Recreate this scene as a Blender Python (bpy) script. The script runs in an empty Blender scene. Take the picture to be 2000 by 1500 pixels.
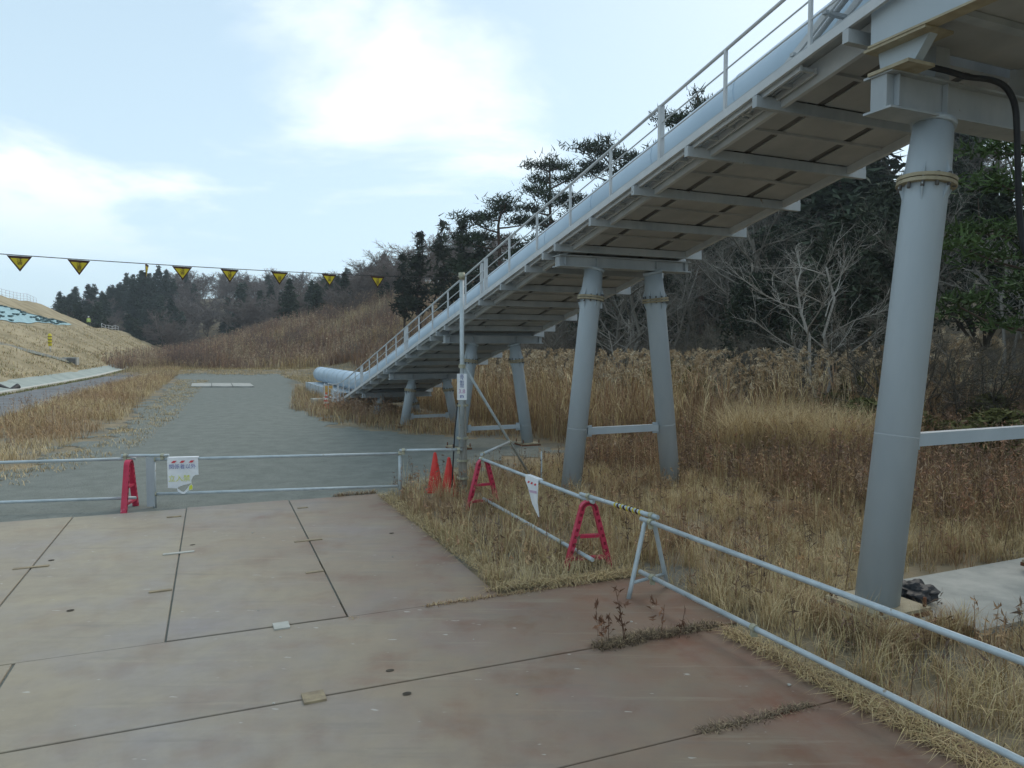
import bpy, bmesh, math, random
import numpy as np
from mathutils import Vector, Matrix, noise as mnoise
R = math.radians
rng = np.random.default_rng(7)
random.seed(7)
sc = bpy.context.scene
COL = sc.collection

# ------------------------------------------------------------------ camera, sky, sun, exposure
cam_d = bpy.data.cameras.new('camera')
cam = bpy.data.objects.new('camera', cam_d); COL.objects.link(cam)
cam_d.sensor_width = 36.0; cam_d.lens = 25.56
cam_d.clip_start = 0.05; cam_d.clip_end = 4000
cam.location = (0, 0, 2.6); cam.rotation_euler = (R(90 - 2.78), 0, 0)
sc.camera = cam

SUN_EL, SUN_AZ = 42.0, 38.0          # degrees; azimuth measured clockwise from +Y (the view direction)
world = bpy.data.worlds.new('World'); sc.world = world; world.use_nodes = True
wn, wl = world.node_tree.nodes, world.node_tree.links
wn.clear()
w_out = wn.new('ShaderNodeOutputWorld'); w_bg = wn.new('ShaderNodeBackground')
w_sky = wn.new('ShaderNodeTexSky'); w_sky.sky_type = 'NISHITA'; w_sky.sun_disc = False
w_sky.sun_elevation = R(SUN_EL); w_sky.sun_rotation = R(SUN_AZ)
w_sky.air_density = 1.0; w_sky.dust_density = 1.6; w_sky.ozone_density = 1.2
w_tc = wn.new('ShaderNodeTexCoord'); w_sep = wn.new('ShaderNodeSeparateXYZ')
wl.new(w_tc.outputs['Generated'], w_sep.inputs[0])
def wmath(op, a, b):
    n = wn.new('ShaderNodeMath'); n.operation = op
    for i, v in enumerate((a, b)):
        if isinstance(v, (int, float)): n.inputs[i].default_value = v
        else: wl.new(v, n.inputs[i])
    return n.outputs[0]
zz = wmath('ADD', wmath('MAXIMUM', w_sep.outputs[2], 0.0), 0.16)
w_com = wn.new('ShaderNodeCombineXYZ')
wl.new(wmath('DIVIDE', w_sep.outputs[0], zz), w_com.inputs[0])
wl.new(wmath('DIVIDE', w_sep.outputs[1], zz), w_com.inputs[1])
w_map = wn.new('ShaderNodeMapping'); w_map.inputs['Location'].default_value = (5.84, 2.4, 0.0)
wl.new(w_com.outputs[0], w_map.inputs[0])
w_no = wn.new('ShaderNodeTexNoise'); w_no.inputs['Scale'].default_value = 0.85
w_no.inputs['Detail'].default_value = 7; w_no.inputs['Roughness'].default_value = 0.52
w_no.inputs['Distortion'].default_value = 0.35
wl.new(w_map.outputs[0], w_no.inputs['Vector'])
w_ramp = wn.new('ShaderNodeValToRGB')
w_ramp.color_ramp.elements[0].position = 0.48; w_ramp.color_ramp.elements[0].color = (0, 0, 0, 1)
w_ramp.color_ramp.elements[1].position = 0.645; w_ramp.color_ramp.elements[1].color = (1, 1, 1, 1)
w_ramp.color_ramp.interpolation = 'EASE'
wl.new(w_no.outputs['Fac'], w_ramp.inputs[0])
# thin veil of high haze everywhere, thicker low down
veil = wmath('ADD', 0.58, wmath('MULTIPLY', wmath('SUBTRACT', 1.0, wmath('MINIMUM', wmath('MULTIPLY', w_sep.outputs[2], 2.2), 1.0)), 0.22))
w_veil = wn.new('ShaderNodeMixRGB'); wl.new(veil, w_veil.inputs[0])
w_str = wn.new('ShaderNodeMixRGB'); w_str.blend_type = 'MULTIPLY'; w_str.inputs[0].default_value = 1.0
wl.new(w_sky.outputs[0], w_str.inputs[1]); w_str.inputs[2].default_value = (1, 1, 1, 1)
wl.new(w_str.outputs[0], w_veil.inputs[1]); w_veil.inputs[2].default_value = (7.5, 9.8, 11.2, 1)
w_cl = wn.new('ShaderNodeMixRGB')
w_fade = wn.new('ShaderNodeMapRange'); w_fade.interpolation_type = 'SMOOTHSTEP'; w_fade.inputs[1].default_value = 0.06; w_fade.inputs[2].default_value = 0.24
wl.new(w_sep.outputs[2], w_fade.inputs[0]); wl.new(wmath('MULTIPLY', w_ramp.outputs[0], w_fade.outputs[0]), w_cl.inputs[0])
wl.new(w_veil.outputs[0], w_cl.inputs[1]); w_cl.inputs[2].default_value = (11.0, 11.6, 11.9, 1)
wl.new(w_cl.outputs[0], w_bg.inputs[0]); w_bg.inputs[1].default_value = 0.112
wl.new(w_bg.outputs[0], w_out.inputs[0])

sun_d = bpy.data.lights.new('sun', 'SUN'); sun_d.energy = 1.35; sun_d.angle = R(35); sun_d.color = (1, 0.90, 0.77)
sun = bpy.data.objects.new('sun', sun_d); COL.objects.link(sun)
_sd = Vector((math.sin(R(SUN_AZ)) * math.cos(R(SUN_EL)), math.cos(R(SUN_AZ)) * math.cos(R(SUN_EL)), math.sin(R(SUN_EL))))
sun.rotation_euler = (-_sd).to_track_quat('-Z', 'Y').to_euler(); sun.location = _sd * 60
sc.view_settings.view_transform = 'Standard'; sc.view_settings.look = 'None'
sc.view_settings.exposure = 0.0; sc.view_settings.gamma = 1.0
sc.view_settings.use_curve_mapping = False
sc.render.engine = 'CYCLES'
sc.cycles.use_denoising = True
sc.cycles.max_bounces = 6; sc.cycles.diffuse_bounces = 3; sc.cycles.glossy_bounces = 2

# ------------------------------------------------------------------ helpers
WORLD_AT = {}                                    # object -> its world origin, for things that are not rotated
def link(o, parent=None):
    COL.objects.link(o)
    if parent is not None: o.parent = parent
    return o
def tag(o, label=None, cat=None, group=None, kind=None):
    if label: o['label'] = label
    if cat: o['category'] = cat
    if group: o['group'] = group
    if kind: o['kind'] = kind
    return o
def thing(name, loc, label, cat, group=None, rotz=0.0):
    o = bpy.data.objects.new(name, None); o.empty_display_size = 0.2
    o.location = loc; o.rotation_euler = (0, 0, rotz)
    link(o); WORLD_AT[o.name] = Vector(loc)
    return tag(o, label, cat, group)
def mesh_np(name, V, F, mats, tint=None, smooth=False, mat_idx=None):
    """fast mesh from arrays; F is an (n,3) or (n,4) array"""
    V = np.asarray(V, dtype=np.float32).reshape(-1, 3); F = np.asarray(F, dtype=np.int32)
    me = bpy.data.meshes.new(name); k = F.shape[1]
    me.vertices.add(len(V)); me.vertices.foreach_set('co', V.ravel())
    me.loops.add(F.size); me.loops.foreach_set('vertex_index', F.ravel())
    me.polygons.add(len(F)); me.polygons.foreach_set('loop_start', np.arange(0, F.size, k, dtype=np.int32))
    if mat_idx is not None: me.polygons.foreach_set('material_index', np.asarray(mat_idx, dtype=np.int32))
    me.update(calc_edges=True)
    if tint is not None:
        a = me.attributes.new('tint', 'FLOAT_COLOR', 'POINT')
        t = np.ones((len(V), 4), dtype=np.float32); t[:, :3] = tint; a.data.foreach_set('color', t.ravel())
    if smooth: me.polygons.foreach_set('use_smooth', np.ones(len(F), dtype=bool))
    for m in (mats if isinstance(mats, (list, tuple)) else [mats]): me.materials.append(m)
    return me
class MB:
    """collects shapes in world coordinates; build() links them as one mesh object"""
    def __init__(s): s.v = []; s.f = []; s.sm = []
    def quad8(s, pts, sm=False):                 # 8 corners: bottom 4 then top 4
        n = len(s.v); s.v += [tuple(p) for p in pts]
        for q in ((0, 3, 2, 1), (4, 5, 6, 7), (0, 1, 5, 4), (1, 2, 6, 5), (2, 3, 7, 6), (3, 0, 4, 7)):
            s.f.append([n + i for i in q]); s.sm.append(sm)
        return s
    def box(s, c, size, M=None):
        c = Vector(c); h = Vector(size) / 2
        pts = []
        for z in (-1, 1):
            for x, y in ((-1, -1), (1, -1), (1, 1), (-1, 1)):
                p = Vector((x * h.x, y * h.y, z * h.z)); p = (M @ p) if M is not None else p
                pts.append(c + p)
        return s.quad8(pts)
    def bar(s, a, b, wd, ht, up=(0, 0, 1)):      # box beam from a to b
        a, b = Vector(a), Vector(b); d = (b - a).normalized(); up = Vector(up)
        sd = d.cross(up).normalized(); u2 = sd.cross(d)
        pts = []
        for t in (-1, 1):
            for p, q in ((a, -1), (b, -1), (b, 1), (a, 1)):
                pts.append(p + sd * (q * wd / 2) + u2 * (t * ht / 2))
        return s.quad8(pts)
    def tube(s, path, rad, n=10, cap=True, sm=True):
        path = [Vector(p) for p in path]; rad = rad if isinstance(rad, (list, tuple)) else [rad] * len(path)
        base = len(s.v); up = None
        for i, p in enumerate(path):
            d = (path[min(i + 1, len(path) - 1)] - path[max(i - 1, 0)]).normalized()
            if up is None: up = Vector((0, 0, 1)) if abs(d.z) < 0.9 else Vector((1, 0, 0))
            a = d.cross(up).normalized(); b = a.cross(d).normalized(); up = b
            for k in range(n):
                t = 2 * math.pi * k / n
                s.v.append(tuple(p + (a * math.cos(t) + b * math.sin(t)) * rad[i]))
        for i in range(len(path) - 1):
            for k in range(n):
                s.f.append([base + i * n + k, base + i * n + (k + 1) % n, base + (i + 1) * n + (k + 1) % n, base + (i + 1) * n + k]); s.sm.append(sm)
        if cap:
            s.f.append([base + k for k in range(n)][::-1]); s.sm.append(False)
            e = base + (len(path) - 1) * n
            s.f.append([e + k for k in range(n)]); s.sm.append(False)
        return s
    def ring(s, c, axis, r0, r1, h, n=20):       # flat washer / flange
        c, ax = Vector(c), Vector(axis).normalized()
        up = Vector((0, 0, 1)) if abs(ax.z) < 0.9 else Vector((1, 0, 0))
        a = ax.cross(up).normalized(); b = a.cross(ax)
        base = len(s.v)
        for r, z in ((r0, -h / 2), (r1, -h / 2), (r1, h / 2), (r0, h / 2)):
            for k in range(n):
                t = 2 * math.pi * k / n; s.v.append(tuple(c + ax * z + (a * math.cos(t) + b * math.sin(t)) * r))
        for j in range(4):
            for k in range(n):
                j2 = (j + 1) % 4
                s.f.append([base + j * n + k, base + j2 * n + k, base + j2 * n + (k + 1) % n, base + j * n + (k + 1) % n]); s.sm.append(False)
        return s
    def prism(s, poly, vec):                     # extrude a planar polygon
        vec = Vector(vec); n = len(s.v); m = len(poly)
        s.v += [tuple(p) for p in poly] + [tuple(Vector(p) + vec) for p in poly]
        s.f.append(list(range(n, n + m))[::-1]); s.f.append(list(range(n + m, n + 2 * m))); s.sm += [False, False]
        for i in range(m):
            s.f.append([n + i, n + (i + 1) % m, n + m + (i + 1) % m, n + m + i]); s.sm.append(False)
        return s
    def faces(s, V, F, sm=False):
        n = len(s.v); s.v += [tuple(p) for p in V]
        for f in F: s.f.append([n + i for i in f]); s.sm.append(sm)
        return s
    def mesh(s, name, mat, origin=(0, 0, 0)):
        o = Vector(origin); me = bpy.data.meshes.new(name)
        me.from_pydata([tuple(Vector(p) - o) for p in s.v], [], s.f)
        me.polygons.foreach_set('use_smooth', s.sm)
        for m in (mat if isinstance(mat, (list, tuple)) else [mat]): me.materials.append(m)
        bm = bmesh.new(); bm.from_mesh(me); bmesh.ops.recalc_face_normals(bm, faces=bm.faces); bm.to_mesh(me); bm.free()
        return me
    def build(s, name, mat, parent=None, loc=None):
        """with a parent: vertices become relative to it; without: the origin is put at loc (or the base centre)"""
        if parent is not None: og = WORLD_AT[parent.name]
        else:
            if loc is None:
                a = np.array(s.v); loc = ((a[:, 0].min() + a[:, 0].max()) / 2, (a[:, 1].min() + a[:, 1].max()) / 2, a[:, 2].min())
            og = Vector(loc)
        ob = bpy.data.objects.new(name, s.mesh(name, mat, og)); link(ob, parent)
        if parent is None: ob.location = og
        WORLD_AT[ob.name] = og.copy()
        return ob
def sstep(a, b, x):
    t = np.clip((np.asarray(x, dtype=float) - a) / (b - a), 0, 1); return t * t * (3 - 2 * t)

# ------------------------------------------------------------------ materials
def new_mat(name):
    m = bpy.data.materials.new(name); m.use_nodes = True; nt = m.node_tree
    return m, nt.nodes, nt.links, nt.nodes['Principled BSDF']
def mat(name, cols, scale=4.0, rough=0.7, bump=0.0, bscale=60.0, metallic=0.0, detail=6.0, stretch=None, pos=(0.35, 0.65), coord='Object', spec=0.3, speck=None, rvar=0.0, bdist=0.01):
    """noise-mixed surface: cols is a list of 1 to 4 linear colours; speck = (scale, threshold, colour)"""
    m, N, L, bs = new_mat(name)
    bs.inputs['Roughness'].default_value = rough; bs.inputs['Metallic'].default_value = metallic
    bs.inputs['Specular IOR Level'].default_value = spec
    tc = N.new('ShaderNodeTexCoord'); vec = tc.outputs[coord]
    if coord == 'World':
        pass
    if stretch:
        mp = N.new('ShaderNodeMapping'); mp.inputs['Scale'].default_value = stretch
        L.new(vec, mp.inputs[0]); vec = mp.outputs[0]
    if len(cols) == 1: bs.inputs['Base Color'].default_value = (*cols[0], 1); colout = None
    else:
        no = N.new('ShaderNodeTexNoise'); no.inputs['Scale'].default_value = scale; no.inputs['Detail'].default_value = detail
        no.inputs['Roughness'].default_value = 0.6
        L.new(vec, no.inputs['Vector'])
        rp = N.new('ShaderNodeValToRGB'); e = rp.color_ramp.elements
        e[0].position = pos[0]; e[0].color = (*cols[0], 1); e[1].position = pos[1]; e[1].color = (*cols[-1], 1)
        for i, c in enumerate(cols[1:-1]):
            el = e.new(pos[0] + (pos[1] - pos[0]) * (i + 1) / (len(cols) - 1)); el.color = (*c, 1)
        L.new(no.outputs['Fac'], rp.inputs[0]); colout = rp.outputs[0]
    if speck and colout:
        sn = N.new('ShaderNodeTexNoise'); sn.inputs['Scale'].default_value = speck[0]; sn.inputs['Detail'].default_value = 3
        L.new(tc.outputs[coord], sn.inputs['Vector'])
        sr = N.new('ShaderNodeValToRGB'); sr.color_ramp.elements[0].position = speck[1]; sr.color_ramp.elements[1].position = speck[1] + 0.06
        L.new(sn.outputs['Fac'], sr.inputs[0])
        mx = N.new('ShaderNodeMixRGB'); L.new(sr.outputs[0], mx.inputs[0]); L.new(colout, mx.inputs[1]); mx.inputs[2].default_value = (*speck[2], 1)
        colout = mx.outputs[0]
    if rvar and colout:
        oi = N.new('ShaderNodeObjectInfo'); hv = N.new('ShaderNodeHueSaturation')
        mr = N.new('ShaderNodeMapRange'); L.new(oi.outputs['Random'], mr.inputs[0]); mr.inputs[3].default_value = 1 - rvar; mr.inputs[4].default_value = 1 + rvar
        L.new(mr.outputs[0], hv.inputs['Value']); L.new(colout, hv.inputs['Color']); colout = hv.outputs[0]
    if colout: L.new(colout, bs.inputs['Base Color'])
    if bump:
        bn = N.new('ShaderNodeTexNoise'); bn.inputs['Scale'].default_value = bscale; bn.inputs['Detail'].default_value = 4
        L.new(tc.outputs[coord], bn.inputs['Vector'])
        b = N.new('ShaderNodeBump'); b.inputs['Strength'].default_value = bump; b.inputs['Distance'].default_value = bdist
        L.new(bn.outputs['Fac'], b.inputs['Height']); L.new(b.outputs[0], bs.inputs['Normal'])
    return m
def mat_tint(name, rough=0.9, hvar=0.0, vvar=0.0):
    """plant matter: colour carried by each blade or leaf, varied a little from plant to plant"""
    m, N, L, bs = new_mat(name); bs.inputs['Roughness'].default_value = rough; bs.inputs['Specular IOR Level'].default_value = 0.12
    at = N.new('ShaderNodeAttribute'); at.attribute_name = 'tint'
    c = at.outputs['Color']
    if vvar:
        oi = N.new('ShaderNodeObjectInfo'); hv = N.new('ShaderNodeHueSaturation')
        mr = N.new('ShaderNodeMapRange'); L.new(oi.outputs['Random'], mr.inputs[0]); mr.inputs[3].default_value = 1 - vvar; mr.inputs[4].default_value = 1 + vvar
        mh = N.new('ShaderNodeMapRange'); L.new(oi.outputs['Random'], mh.inputs[0]); mh.inputs[3].default_value = 0.5 + hvar; mh.inputs[4].default_value = 0.5 - hvar
        L.new(mr.outputs[0], hv.inputs['Value']); L.new(mh.outputs[0], hv.inputs['Hue']); L.new(c, hv.inputs['Color']); c = hv.outputs[0]
    L.new(c, bs.inputs['Base Color'])
    return m

M = {}
M['ground'] = mat('dry_earth', [(0.17, 0.165, 0.14), (0.22, 0.185, 0.125), (0.30, 0.245, 0.165)], scale=0.9, rough=0.95, bump=0.6, bscale=18, bdist=0.03, spec=0.1)
M['gravel'] = mat('grey_gravel', [(0.163, 0.177, 0.16), (0.185, 0.20, 0.182), (0.208, 0.222, 0.202)], scale=2.4, rough=0.95, bump=0.9, bscale=55, bdist=0.02, spec=0.12, speck=(30, 0.62, (0.115, 0.125, 0.115)), detail=12)
M['asphalt'] = mat('old_asphalt', [(0.14, 0.145, 0.15), (0.20, 0.205, 0.21)], scale=0.6, rough=0.9, bump=0.3, bscale=80, spec=0.15)
M['concrete'] = mat('pale_concrete', [(0.30, 0.31, 0.29), (0.42, 0.42, 0.39)], scale=3, rough=0.85, bump=0.3, bscale=40, spec=0.15)
M['kerb'] = mat('pale_kerb', [(0.46, 0.46, 0.42), (0.56, 0.55, 0.50)], scale=1.5, rough=0.85, spec=0.15)
M['apron'] = mat('grey_green_concrete', [(0.27, 0.31, 0.29), (0.36, 0.40, 0.37)], scale=0.8, rough=0.85, bump=0.2, bscale=20, spec=0.15)
M['embank'] = mat('matted_straw_slope', [(0.23, 0.195, 0.12), (0.32, 0.27, 0.175), (0.385, 0.325, 0.215)], scale=0.35, rough=0.95, bump=0.6, bscale=6, bdist=0.08, spec=0.08, detail=10)
M['sheet'] = mat('pale_blue_sheet', [(0.22, 0.37, 0.40), (0.32, 0.49, 0.52)], scale=1.2, rough=0.6, bump=0.5, bscale=2, bdist=0.1)
M['bag'] = mat('dark_teal_bag', [(0.03, 0.07, 0.075), (0.06, 0.12, 0.13)], scale=3, rough=0.8)
M['steel'] = mat('painted_grey_steel', [(0.36, 0.42, 0.465), (0.425, 0.485, 0.53)], scale=1.6, rough=0.5, bump=0.05, bscale=30, stretch=(1, 1, 0.25))
M['steel_old'] = mat('weathered_grey_steel', [(0.30, 0.335, 0.36), (0.42, 0.45, 0.465)], scale=2.2, rough=0.6, stretch=(1, 1, 0.3), speck=(9, 0.70, (0.21, 0.17, 0.12)))
M['under'] = mat('galvanised_deck_sheet', [(0.33, 0.345, 0.35), (0.43, 0.44, 0.44)], scale=1.3, rough=0.6, bump=0.05, bscale=9)
M['darkslot'] = mat('shaded_steel', [(0.10, 0.10, 0.10), (0.15, 0.15, 0.145)], scale=2, rough=0.8)
M['cover'] = mat('pale_blue_sheet_metal', [(0.35, 0.46, 0.56), (0.41, 0.52, 0.62)], scale=0.7, rough=0.42, bump=0.03, bscale=5)
M['rail'] = mat('light_grey_rail', [(0.46, 0.49, 0.51), (0.55, 0.575, 0.59)], scale=3, rough=0.5)
M['galv'] = mat('galvanised_pipe', [(0.36, 0.42, 0.45), (0.47, 0.53, 0.555)], scale=6, rough=0.42, metallic=0.15, speck=(14, 0.68, (0.26, 0.24, 0.20)))
M['flange'] = mat('yellowed_flange_edge', [(0.27, 0.235, 0.16), (0.40, 0.355, 0.25)], scale=6, rough=0.7)
M['rust'] = mat('rust', [(0.10, 0.045, 0.025), (0.19, 0.085, 0.045)], scale=9, rough=0.9, bump=0.4, bscale=60)
M['black'] = mat('black_rubber', [(0.018, 0.02, 0.024), (0.035, 0.038, 0.042)], scale=5, rough=0.55)
M['red'] = mat('faded_red_plastic', [(0.42, 0.022, 0.06), (0.52, 0.05, 0.10)], scale=4, rough=0.45, speck=(11, 0.66, (0.60, 0.20, 0.24)))
M['red_dark'] = mat('red_pocket_shade', [(0.17, 0.008, 0.022), (0.22, 0.014, 0.03)], scale=5, rough=0.6)  # darker red: the shade inside moulded recesses, put into the colour
M['cone'] = mat('cone_red_plastic', [(0.56, 0.035, 0.03), (0.66, 0.06, 0.05)], scale=4, rough=0.5, speck=(16, 0.68, (0.42, 0.10, 0.07)))
M['white'] = mat('white_vinyl', [(0.66, 0.70, 0.74), (0.78, 0.80, 0.82)], scale=4, rough=0.5)
M['white_band'] = mat('white_band', [(0.70, 0.70, 0.70), (0.80, 0.80, 0.80)], scale=6, rough=0.5)
M['clamp'] = mat('zinc_clamp', [(0.30, 0.30, 0.22), (0.44, 0.43, 0.33)], scale=20, rough=0.5, metallic=0.3)
M['yellow'] = mat('yellow_print', [(0.62, 0.52, 0.03), (0.70, 0.60, 0.05)], scale=6, rough=0.6)
M['flag_yellow'] = mat('flag_yellow', [(0.52, 0.42, 0.02), (0.62, 0.50, 0.035)], scale=6, rough=0.6)
M['flag_dark'] = mat('flag_border', [(0.05, 0.025, 0.02), (0.08, 0.04, 0.03)], scale=6, rough=0.7)
M['lime'] = mat('faded_lime_print', [(0.58, 0.62, 0.06), (0.66, 0.68, 0.12)], scale=6, rough=0.6)
M['ink_blue'] = mat('faded_violet_print', [(0.10, 0.12, 0.33), (0.15, 0.17, 0.40)], scale=8, rough=0.6)
M['ink_navy'] = mat('blue_print', [(0.035, 0.075, 0.25), (0.05, 0.10, 0.30)], scale=8, rough=0.6)
M['ink_pink'] = mat('faded_pink_print', [(0.50, 0.36, 0.50), (0.56, 0.42, 0.55)], scale=8, rough=0.6)
M['ink_red'] = mat('red_print', [(0.55, 0.04, 0.06), (0.62, 0.07, 0.08)], scale=8, rough=0.6)
M['orange'] = mat('orange_panel', [(0.52, 0.29, 0.07), (0.62, 0.37, 0.11)], scale=3, rough=0.6)
M['wood'] = mat('grey_post', [(0.22, 0.22, 0.20), (0.33, 0.33, 0.30)], scale=5, rough=0.85, stretch=(3, 3, 0.3), bump=0.2, bscale=30)
M['bark'] = mat('dark_bark', [(0.045, 0.038, 0.033), (0.085, 0.072, 0.06)], scale=7, rough=0.95, stretch=(1, 1, 0.3), bump=0.5, bscale=20)
M['bark_pale'] = mat('pale_bark', [(0.15, 0.135, 0.12), (0.25, 0.23, 0.205)], scale=7, rough=0.95, stretch=(1, 1, 0.3))
M['leaf'] = mat_tint('plant_matter', 0.9)
M['leaf_tree'] = mat_tint('tree_foliage', 0.85, hvar=0.012, vvar=0.18)
M['hivis'] = mat('hi_vis_cloth', [(0.42, 0.62, 0.07), (0.52, 0.72, 0.12)], scale=3, rough=0.8)
M['skin'] = mat('skin', [(0.42, 0.27, 0.19), (0.45, 0.29, 0.2)], scale=3, rough=0.6)
M['dark_cloth'] = mat('dark_trousers', [(0.05, 0.07, 0.06), (0.08, 0.10, 0.085)], scale=3, rough=0.9)
M['stone'] = mat('pale_stone', [(0.34, 0.33, 0.29), (0.48, 0.46, 0.42)], scale=8, rough=0.9)

def plate_material():
    """worn steel plate: grey-tan dust over rust, rust-red where wheels never run (towards the verge)"""
    m, N, L, bs = new_mat('worn_steel_plate'); bs.inputs['Roughness'].default_value = 0.62; bs.inputs['Specular IOR Level'].default_value = 0.35
    geo = N.new('ShaderNodeNewGeometry'); tc = N.new('ShaderNodeTexCoord')
    def noise(vec, scale, detail=6, rough=0.6, st=None, rot=0.0):
        mp = N.new('ShaderNodeMapping'); L.new(vec, mp.inputs[0])
        mp.inputs['Scale'].default_value = st or (1, 1, 1); mp.inputs['Rotation'].default_value = (0, 0, rot)
        n = N.new('ShaderNodeTexNoise'); n.inputs['Scale'].default_value = scale; n.inputs['Detail'].default_value = detail; n.inputs['Roughness'].default_value = rough
        L.new(mp.outputs[0], n.inputs['Vector']); return n.outputs['Fac']
    def ramp(f, a, b):
        r = N.new('ShaderNodeMapRange'); r.inputs[1].default_value = a; r.inputs[2].default_value = b; L.new(f, r.inputs[0]); r.clamp = True; return r.outputs[0]
    def mix(f, a, b):
        x = N.new('ShaderNodeMixRGB')
        if isinstance(f, float): x.inputs[0].default_value = f
        else: L.new(f, x.inputs[0])
        for i, c in ((1, a), (2, b)):
            if isinstance(c, tuple): x.inputs[i].default_value = (*c, 1)
            else: L.new(c, x.inputs[i])
        return x.outputs[0]
    def mth(op, a, b):
        x = N.new('ShaderNodeMath'); x.operation = op
        for i, v in enumerate((a, b)):
            if isinstance(v, (int, float)): x.inputs[i].default_value = v
            else: L.new(v, x.inputs[i])
        return x.outputs[0]
    P = geo.outputs['Position']
    dust = mix(ramp(noise(P, 0.9, 8), 0.3, 0.7), (0.28, 0.243, 0.188), (0.34, 0.293, 0.208))
    dust = mix(ramp(noise(P, 0.55, 5), 0.45, 0.70), dust, (0.27, 0.25, 0.24))
    rust = mix(ramp(noise(P, 2.3, 9), 0.35, 0.65), (0.17, 0.072, 0.042), (0.175, 0.11, 0.07))
    sp = N.new('ShaderNodeSeparateXYZ'); L.new(P, sp.inputs[0])
    # distance across the plates towards the verge, measured along the plate rows
    wdir = mth('ADD', mth('MULTIPLY', sp.outputs[0], 0.9245), mth('MULTIPLY', sp.outputs[1], 0.381))
    verge = ramp(mth('ADD', wdir, mth('MULTIPLY', mth('SUBTRACT', noise(P, 0.7, 6), 0.5), 3.4)), -0.1, 3.9)
    oi = N.new('ShaderNodeObjectInfo')
    own = mth('MULTIPLY', ramp(oi.outputs['Random'], 0.0, 1.0), 0.12)
    f = mth('MINIMUM', mth('ADD', mth('MULTIPLY', verge, 0.85), mth('ADD', own, mth('MULTIPLY', ramp(noise(P, 1.4, 7), 0.52, 0.75), 0.35))), 1.0)
    c = mix(f, dust, rust)
    # tyre-dragged streaks and pale chips
    st = ramp(noise(P, 3.0, 6, 0.65, st=(0.22, 2.6, 1), rot=R(20)), 0.56, 0.74)
    c = mix(mth('MULTIPLY', st, 0.42), c, (0.36, 0.32, 0.235))
    gr = ramp(noise(P, 5.5, 9, 0.7), 0.42, 0.70)
    c = mix(mth('MULTIPLY', gr, 0.30), c, (0.17, 0.15, 0.125))
    st2 = ramp(noise(P, 2.2, 5, 0.6, st=(0.3, 3.0, 1), rot=R(-24)), 0.58, 0.75)
    c = mix(mth('MULTIPLY', st2, 0.40), c, (0.15, 0.135, 0.12))
    ch = ramp(noise(P, 11, 2, 0.5, st=(0.6, 1.7, 1), rot=R(20)), 0.735, 0.76)
    c = mix(mth('MULTIPLY', ch, 0.7), c, (0.46, 0.44, 0.40))
    L.new(c, bs.inputs['Base Color'])
    b = N.new('ShaderNodeBump'); b.inputs['Strength'].default_value = 0.25; b.inputs['Distance'].default_value = 0.006
    L.new(noise(P, 22, 6), b.inputs['Height']); L.new(b.outputs[0], bs.inputs['Normal'])
    return m
M['plate'] = plate_material()

# ------------------------------------------------------------------ terrain
AZ = 0.41; SA, CA = math.sin(AZ), math.cos(AZ)
CX, CY = 2.05, 13.3                                # conveyor axis passes here; s runs down along it, w to its right
def sw(x, y):
    dx, dy = x - CX, y - CY
    return -SA * dx + CA * dy, CA * dx + SA * dy
E_AZ = R(19.5); EX, EY = -31.0, 44.0               # toe line of the embankment
def to_emb(x, y):
    dx, dy = x - EX, y - EY
    return -math.sin(E_AZ) * dx + math.cos(E_AZ) * dy, -math.cos(E_AZ) * dx - math.sin(E_AZ) * dy
def emb_pt(t, o):
    return EX - math.sin(E_AZ) * t - math.cos(E_AZ) * o, EY + math.cos(E_AZ) * t - math.sin(E_AZ) * o
def ground_h(x, y):
    x = np.asarray(x, dtype=float); y = np.asarray(y, dtype=float)
    s, w = sw(x, y)
    w0 = 8.5 - 19.5 * sstep(40, 100, s)
    k = np.maximum(0, w - w0)
    h = 21 * (1 - np.exp(-np.power(k / 46, 1.35))) * (1 - 0.35 * sstep(60, 200, k))
    far = 17 * sstep(145, 225, y) * sstep(-150, -98, x)
    h = np.maximum(h, far) + 0.9 * sstep(60, 120, y) * (1 - sstep(140, 150, y) * 0.0)
    # low bank at the far end of the gravel
    h = h + 0.55 * np.exp(-((y - 70 - 0.12 * (x + 24)) / 2.6) ** 2) * sstep(-37, -33, x) * (1 - sstep(-15, -11, x))
    h = h + (0.10 * np.sin(x * 0.9 + 1) * np.sin(y * 0.7) + 0.07 * np.sin(x * 2.1) * np.cos(y * 1.7 + 2)) * sstep(0.0, 2.0, k) 
    return h
def axis(lo, hi, fine_lo, fine_hi, fine, grow):
    a = list(np.arange(fine_lo, fine_hi + 1e-6, fine)); st = fine
    while a[-1] < hi: st *= grow; a.append(a[-1] + st)
    st = fine
    while a[0] > lo: st *= grow; a.insert(0, a[0] - st)
    return np.array(a)
gx = axis(-1500, 1500, -60, 45, 0.9, 1.12); gy = axis(-400, 2500, -4, 120, 0.9, 1.12)
XX, YY = np.meshgrid(gx, gy); ZZ = ground_h(XX, YY)
nx, ny = len(gx), len(gy)
idx = np.arange(nx * ny).reshape(ny, nx)
F = np.stack([idx[:-1, :-1], idx[:-1, 1:], idx[1:, 1:], idx[1:, :-1]], -1).reshape(-1, 4)
g = bpy.data.objects.new('ground', mesh_np('ground', np.stack([XX, YY, ZZ], -1), F, M['ground'], smooth=True))
link(g); tag(g, 'dry brown earth rising into the wooded hill', 'ground', kind='structure')

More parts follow.
